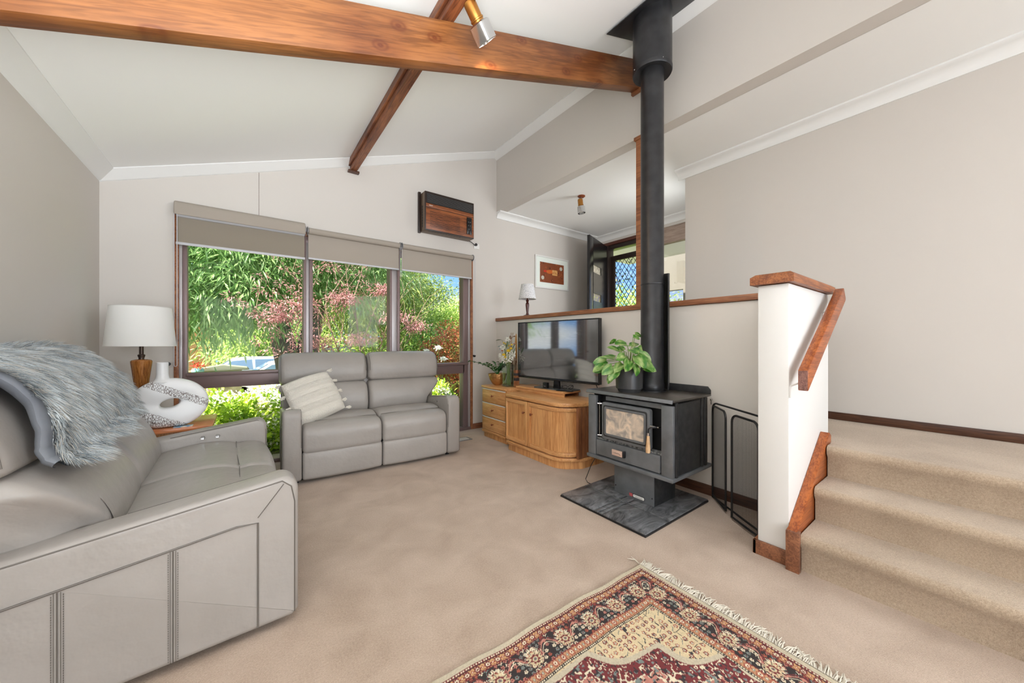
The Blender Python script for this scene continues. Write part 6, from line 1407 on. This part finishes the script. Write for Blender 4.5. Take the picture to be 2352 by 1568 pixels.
# street: cars, house, letterbox, pot
def car(label, loc, rz, paint, L_=4.5, H_=1.62, suv=True):
    t = thing('parked_car', label, 'car', loc, rz, 'cars parked across the street'); W_ = .88
    low = [(-L_/2, .35), (-L_/2, .80), (-L_/2+.12, .92), (-L_*.26, 1.02), (L_*.30, 1.02), (L_/2-.08, .95), (L_/2, .7), (L_/2, .35), (L_/2-.4, .25), (-L_/2+.4, .25)]
    m = MB().prism(low, 'Y', -W_, W_); link('body', m, paint, t, bev=.05, seg=3)
    cab = [(-L_*.27, 1.0), (-L_*.13, H_-.08), (-L_*.02, H_), (L_*.28, H_-.02), (L_*.42, H_-.2), (L_*.46, 1.0)]
    m = MB(); k = len(cab)
    for y, s in ((-W_+.04, 0), (W_-.04, 0)):
        for x, z in cab: m.v.append((x, y*(1-.16*(z-1.0)/.6), z))
    m.f += [list(range(k))[::-1], [k+i for i in range(k)]]+[[i, (i+1) % k, k+(i+1) % k, k+i] for i in range(k)]
    cb_ = link('cabin', m, paint, t, bev=.03)
    gmt = plain('car_glass_'+paint.name, (104, 128, 150), .08, .2)
    for sy in (-1, 1):
        win = [[(-L_*.23, 1.04), (-L_*.12, H_-.14), (L_*.02, H_-.09), (L_*.03, 1.04)], [(L_*.05, 1.04), (L_*.045, H_-.09), (L_*.19, H_-.09), (L_*.2, 1.04)], [(L_*.22, 1.04), (L_*.21, H_-.09), (L_*.29, H_-.1), (L_*.38, 1.1), (L_*.38, 1.04)]]
        for wv in win:
            m = MB(); y = sy*(W_-.035)
            for yy_ in (y, y+sy*.006):
                for x, z in wv: m.v.append((x, yy_*(1-.16*(z-1.0)/.6), z))
            k = len(wv); m.f += [list(range(k)), [k+i for i in range(k)][::-1]]+[[i, (i+1) % k, k+(i+1) % k, k+i] for i in range(k)]; link('side_window', m, gmt, t)
    link('windscreen', MB().prism([(-L_*.262, 1.04), (-L_*.142, H_-.12), (-L_*.15, H_-.11), (-L_*.27, 1.05)], 'Y', -W_+.16, W_-.16), gmt, t); link('rear_window', MB().prism([(L_*.425, H_-.22), (L_*.455, 1.06), (L_*.465, 1.06), (L_*.435, H_-.21)], 'Y', -W_+.16, W_-.16), gmt, t)
    for x in (-L_*.32, L_*.30):
        for y in (-W_+.1, W_-.1):
            w_ = link('wheel', MB().lathe([(0, -.1), (.3, -.1), (.33, -.07), (.33, .07), (.3, .1), (0, .1)], (x, y, .33), 20, Matrix.Rotation(PI/2, 4, 'X')), 'black', t, smooth=True, angle=40)
            link('hubcap', MB().lathe([(0, -.108), (.19, -.104), (.2, -.1)], (x, y, .33), 14, Matrix.Rotation(PI/2, 4, 'X')), 'alu', w_, smooth=True)
    for y in (-.6, .6): link('headlight', MB().box(-L_/2-.01, -L_/2+.1, y-.2, y+.2, .72, .84), 'alu', t, bev=.02); link('tail_light', MB().box(L_/2-.06, L_/2+.01, y-.18, y+.18, .75, .92), plain('tail_red', (170, 40, 36), .3), t, bev=.02)
    return t
car('silver estate car parked across the street, half hidden by the other', (0.1, 19.6, -1.04), 0, plain('silver_paint', (206, 212, 216), .25, .4), 4.6, 1.55)
car('cream white car parked nearer the kerb beside the tree trunk', (1.3, 16.6, -1.04), 0, plain('cream_white_paint', (236, 226, 206), .25, .1), 4.4, 1.5)
hs = thing('neighbour_house', 'orange brick house across the street at the left edge of the window', 'house', (-5.2, 25.5, -1.1))
hb = plain('far_orange_brick', (206, 140, 92), .9, var=(14, (226, 176, 130), 6)); link('wall', MB().box(-6, 3.6, 0, 5, 0, 3.4), hb, hs); link('roof', MB().prism([(-6.6, 3.4), (4.2, 3.4), (1.5, 5.4), (-4.5, 5.4)], 'Y', -.6, 5.6), plain('far_roof_tile', (120, 84, 70), .9), hs); link('garage_door', MB().box(.9, 2.4, -.04, 0, 0, 2.5), plain('dark_grey_door', (74, 78, 82), .6), hs); link('window', MB().box(-2.6, -1.0, -.04, 0, 1, 2.2), plain('far_window', (90, 104, 112), .2), hs)
lb = thing('brick_letterbox', 'low brick letterbox pillar with a flat slab top at the kerb', 'letterbox', (-.52, 13.2, -.6)); 
link('pillar', MB().box(-.42, .42, -.2, .2, 0, .95), plain('cream_brick', (206, 190, 160), .9, var=(6, (176, 156, 124))), lb, bev=.01); link('cap', MB().prism([(-.6, .95), (.6, .95), (.55, 1.02), (0, 1.11), (-.55, 1.02)], 'Y', -.3, .3), plain('mossy_cap', (120, 122, 100), .9), lb, bev=.01); link('post_plate', MB().box(-.2, .2, -.22, -.2, .5, .9), plain('grey_plate', (150, 152, 146), .8), lb)
rw = thing('sleeper_wall', 'orange timber sleeper retaining wall behind the blue pot', 'wall', (-1.95, 13.6, -.6))
for i in range(3): link('sleeper', MB().box(-1.6, .95, -.06, .06, .3+i*.22, .3+i*.22+.20), plain('sleeper_%d' % i, (232, 176, 132), .8), rw, bev=.01)
bp_ = thing('blue_pot', 'round blue glazed pot of red geraniums on the low wall', 'pot', (-1.03, 12.6, .27))
link('pot', MB().lathe([(0, 0), (.07, 0), (.13, .07), (.135, .13), (.11, .19), (.09, .185)], (0, 0, 0), 24), plain('blue_glaze', (112, 168, 172), .2, var=(20, (150, 190, 190))), bp_, smooth=True); link('stand', MB().box(-.16, .16, -.16, .16, -.85, 0), plain('stand_brick', (216, 180, 140), .9), bp_)
V, F_2, C_2 = leaves((0, 0, .24), (.09, .09, .05), 8, 12, .06, .02, [lin(90, 130, 60), lin(214, 84, 60), lin(200, 60, 50)], 171, clr=.08, droop=-.4); o = npmesh('flowers', V, F_2, 'leaf', bp_, C_2); o['kind'] = 'stuff'
fn = thing('paling_fence', 'grey timber paling fence behind the trees beyond the middle pane', 'fence', (4.2, 13.2, -.65))
pk = None
for i in range(44):
    if pk is None: pk = link('paling', MB().box(0, .125, -.01, .01, 0, 1.75), plain('grey_paling', (116, 120, 124), .9), fn); o = pk
    else: o = pk.copy(); COL.objects.link(o)
    o.location = (-2.2+i*.135, 0, random.uniform(-.02, .02))
link('rail', MB().box(-2.2, 3.74, .012, .06, 1.3, 1.38), 'alu', fn)
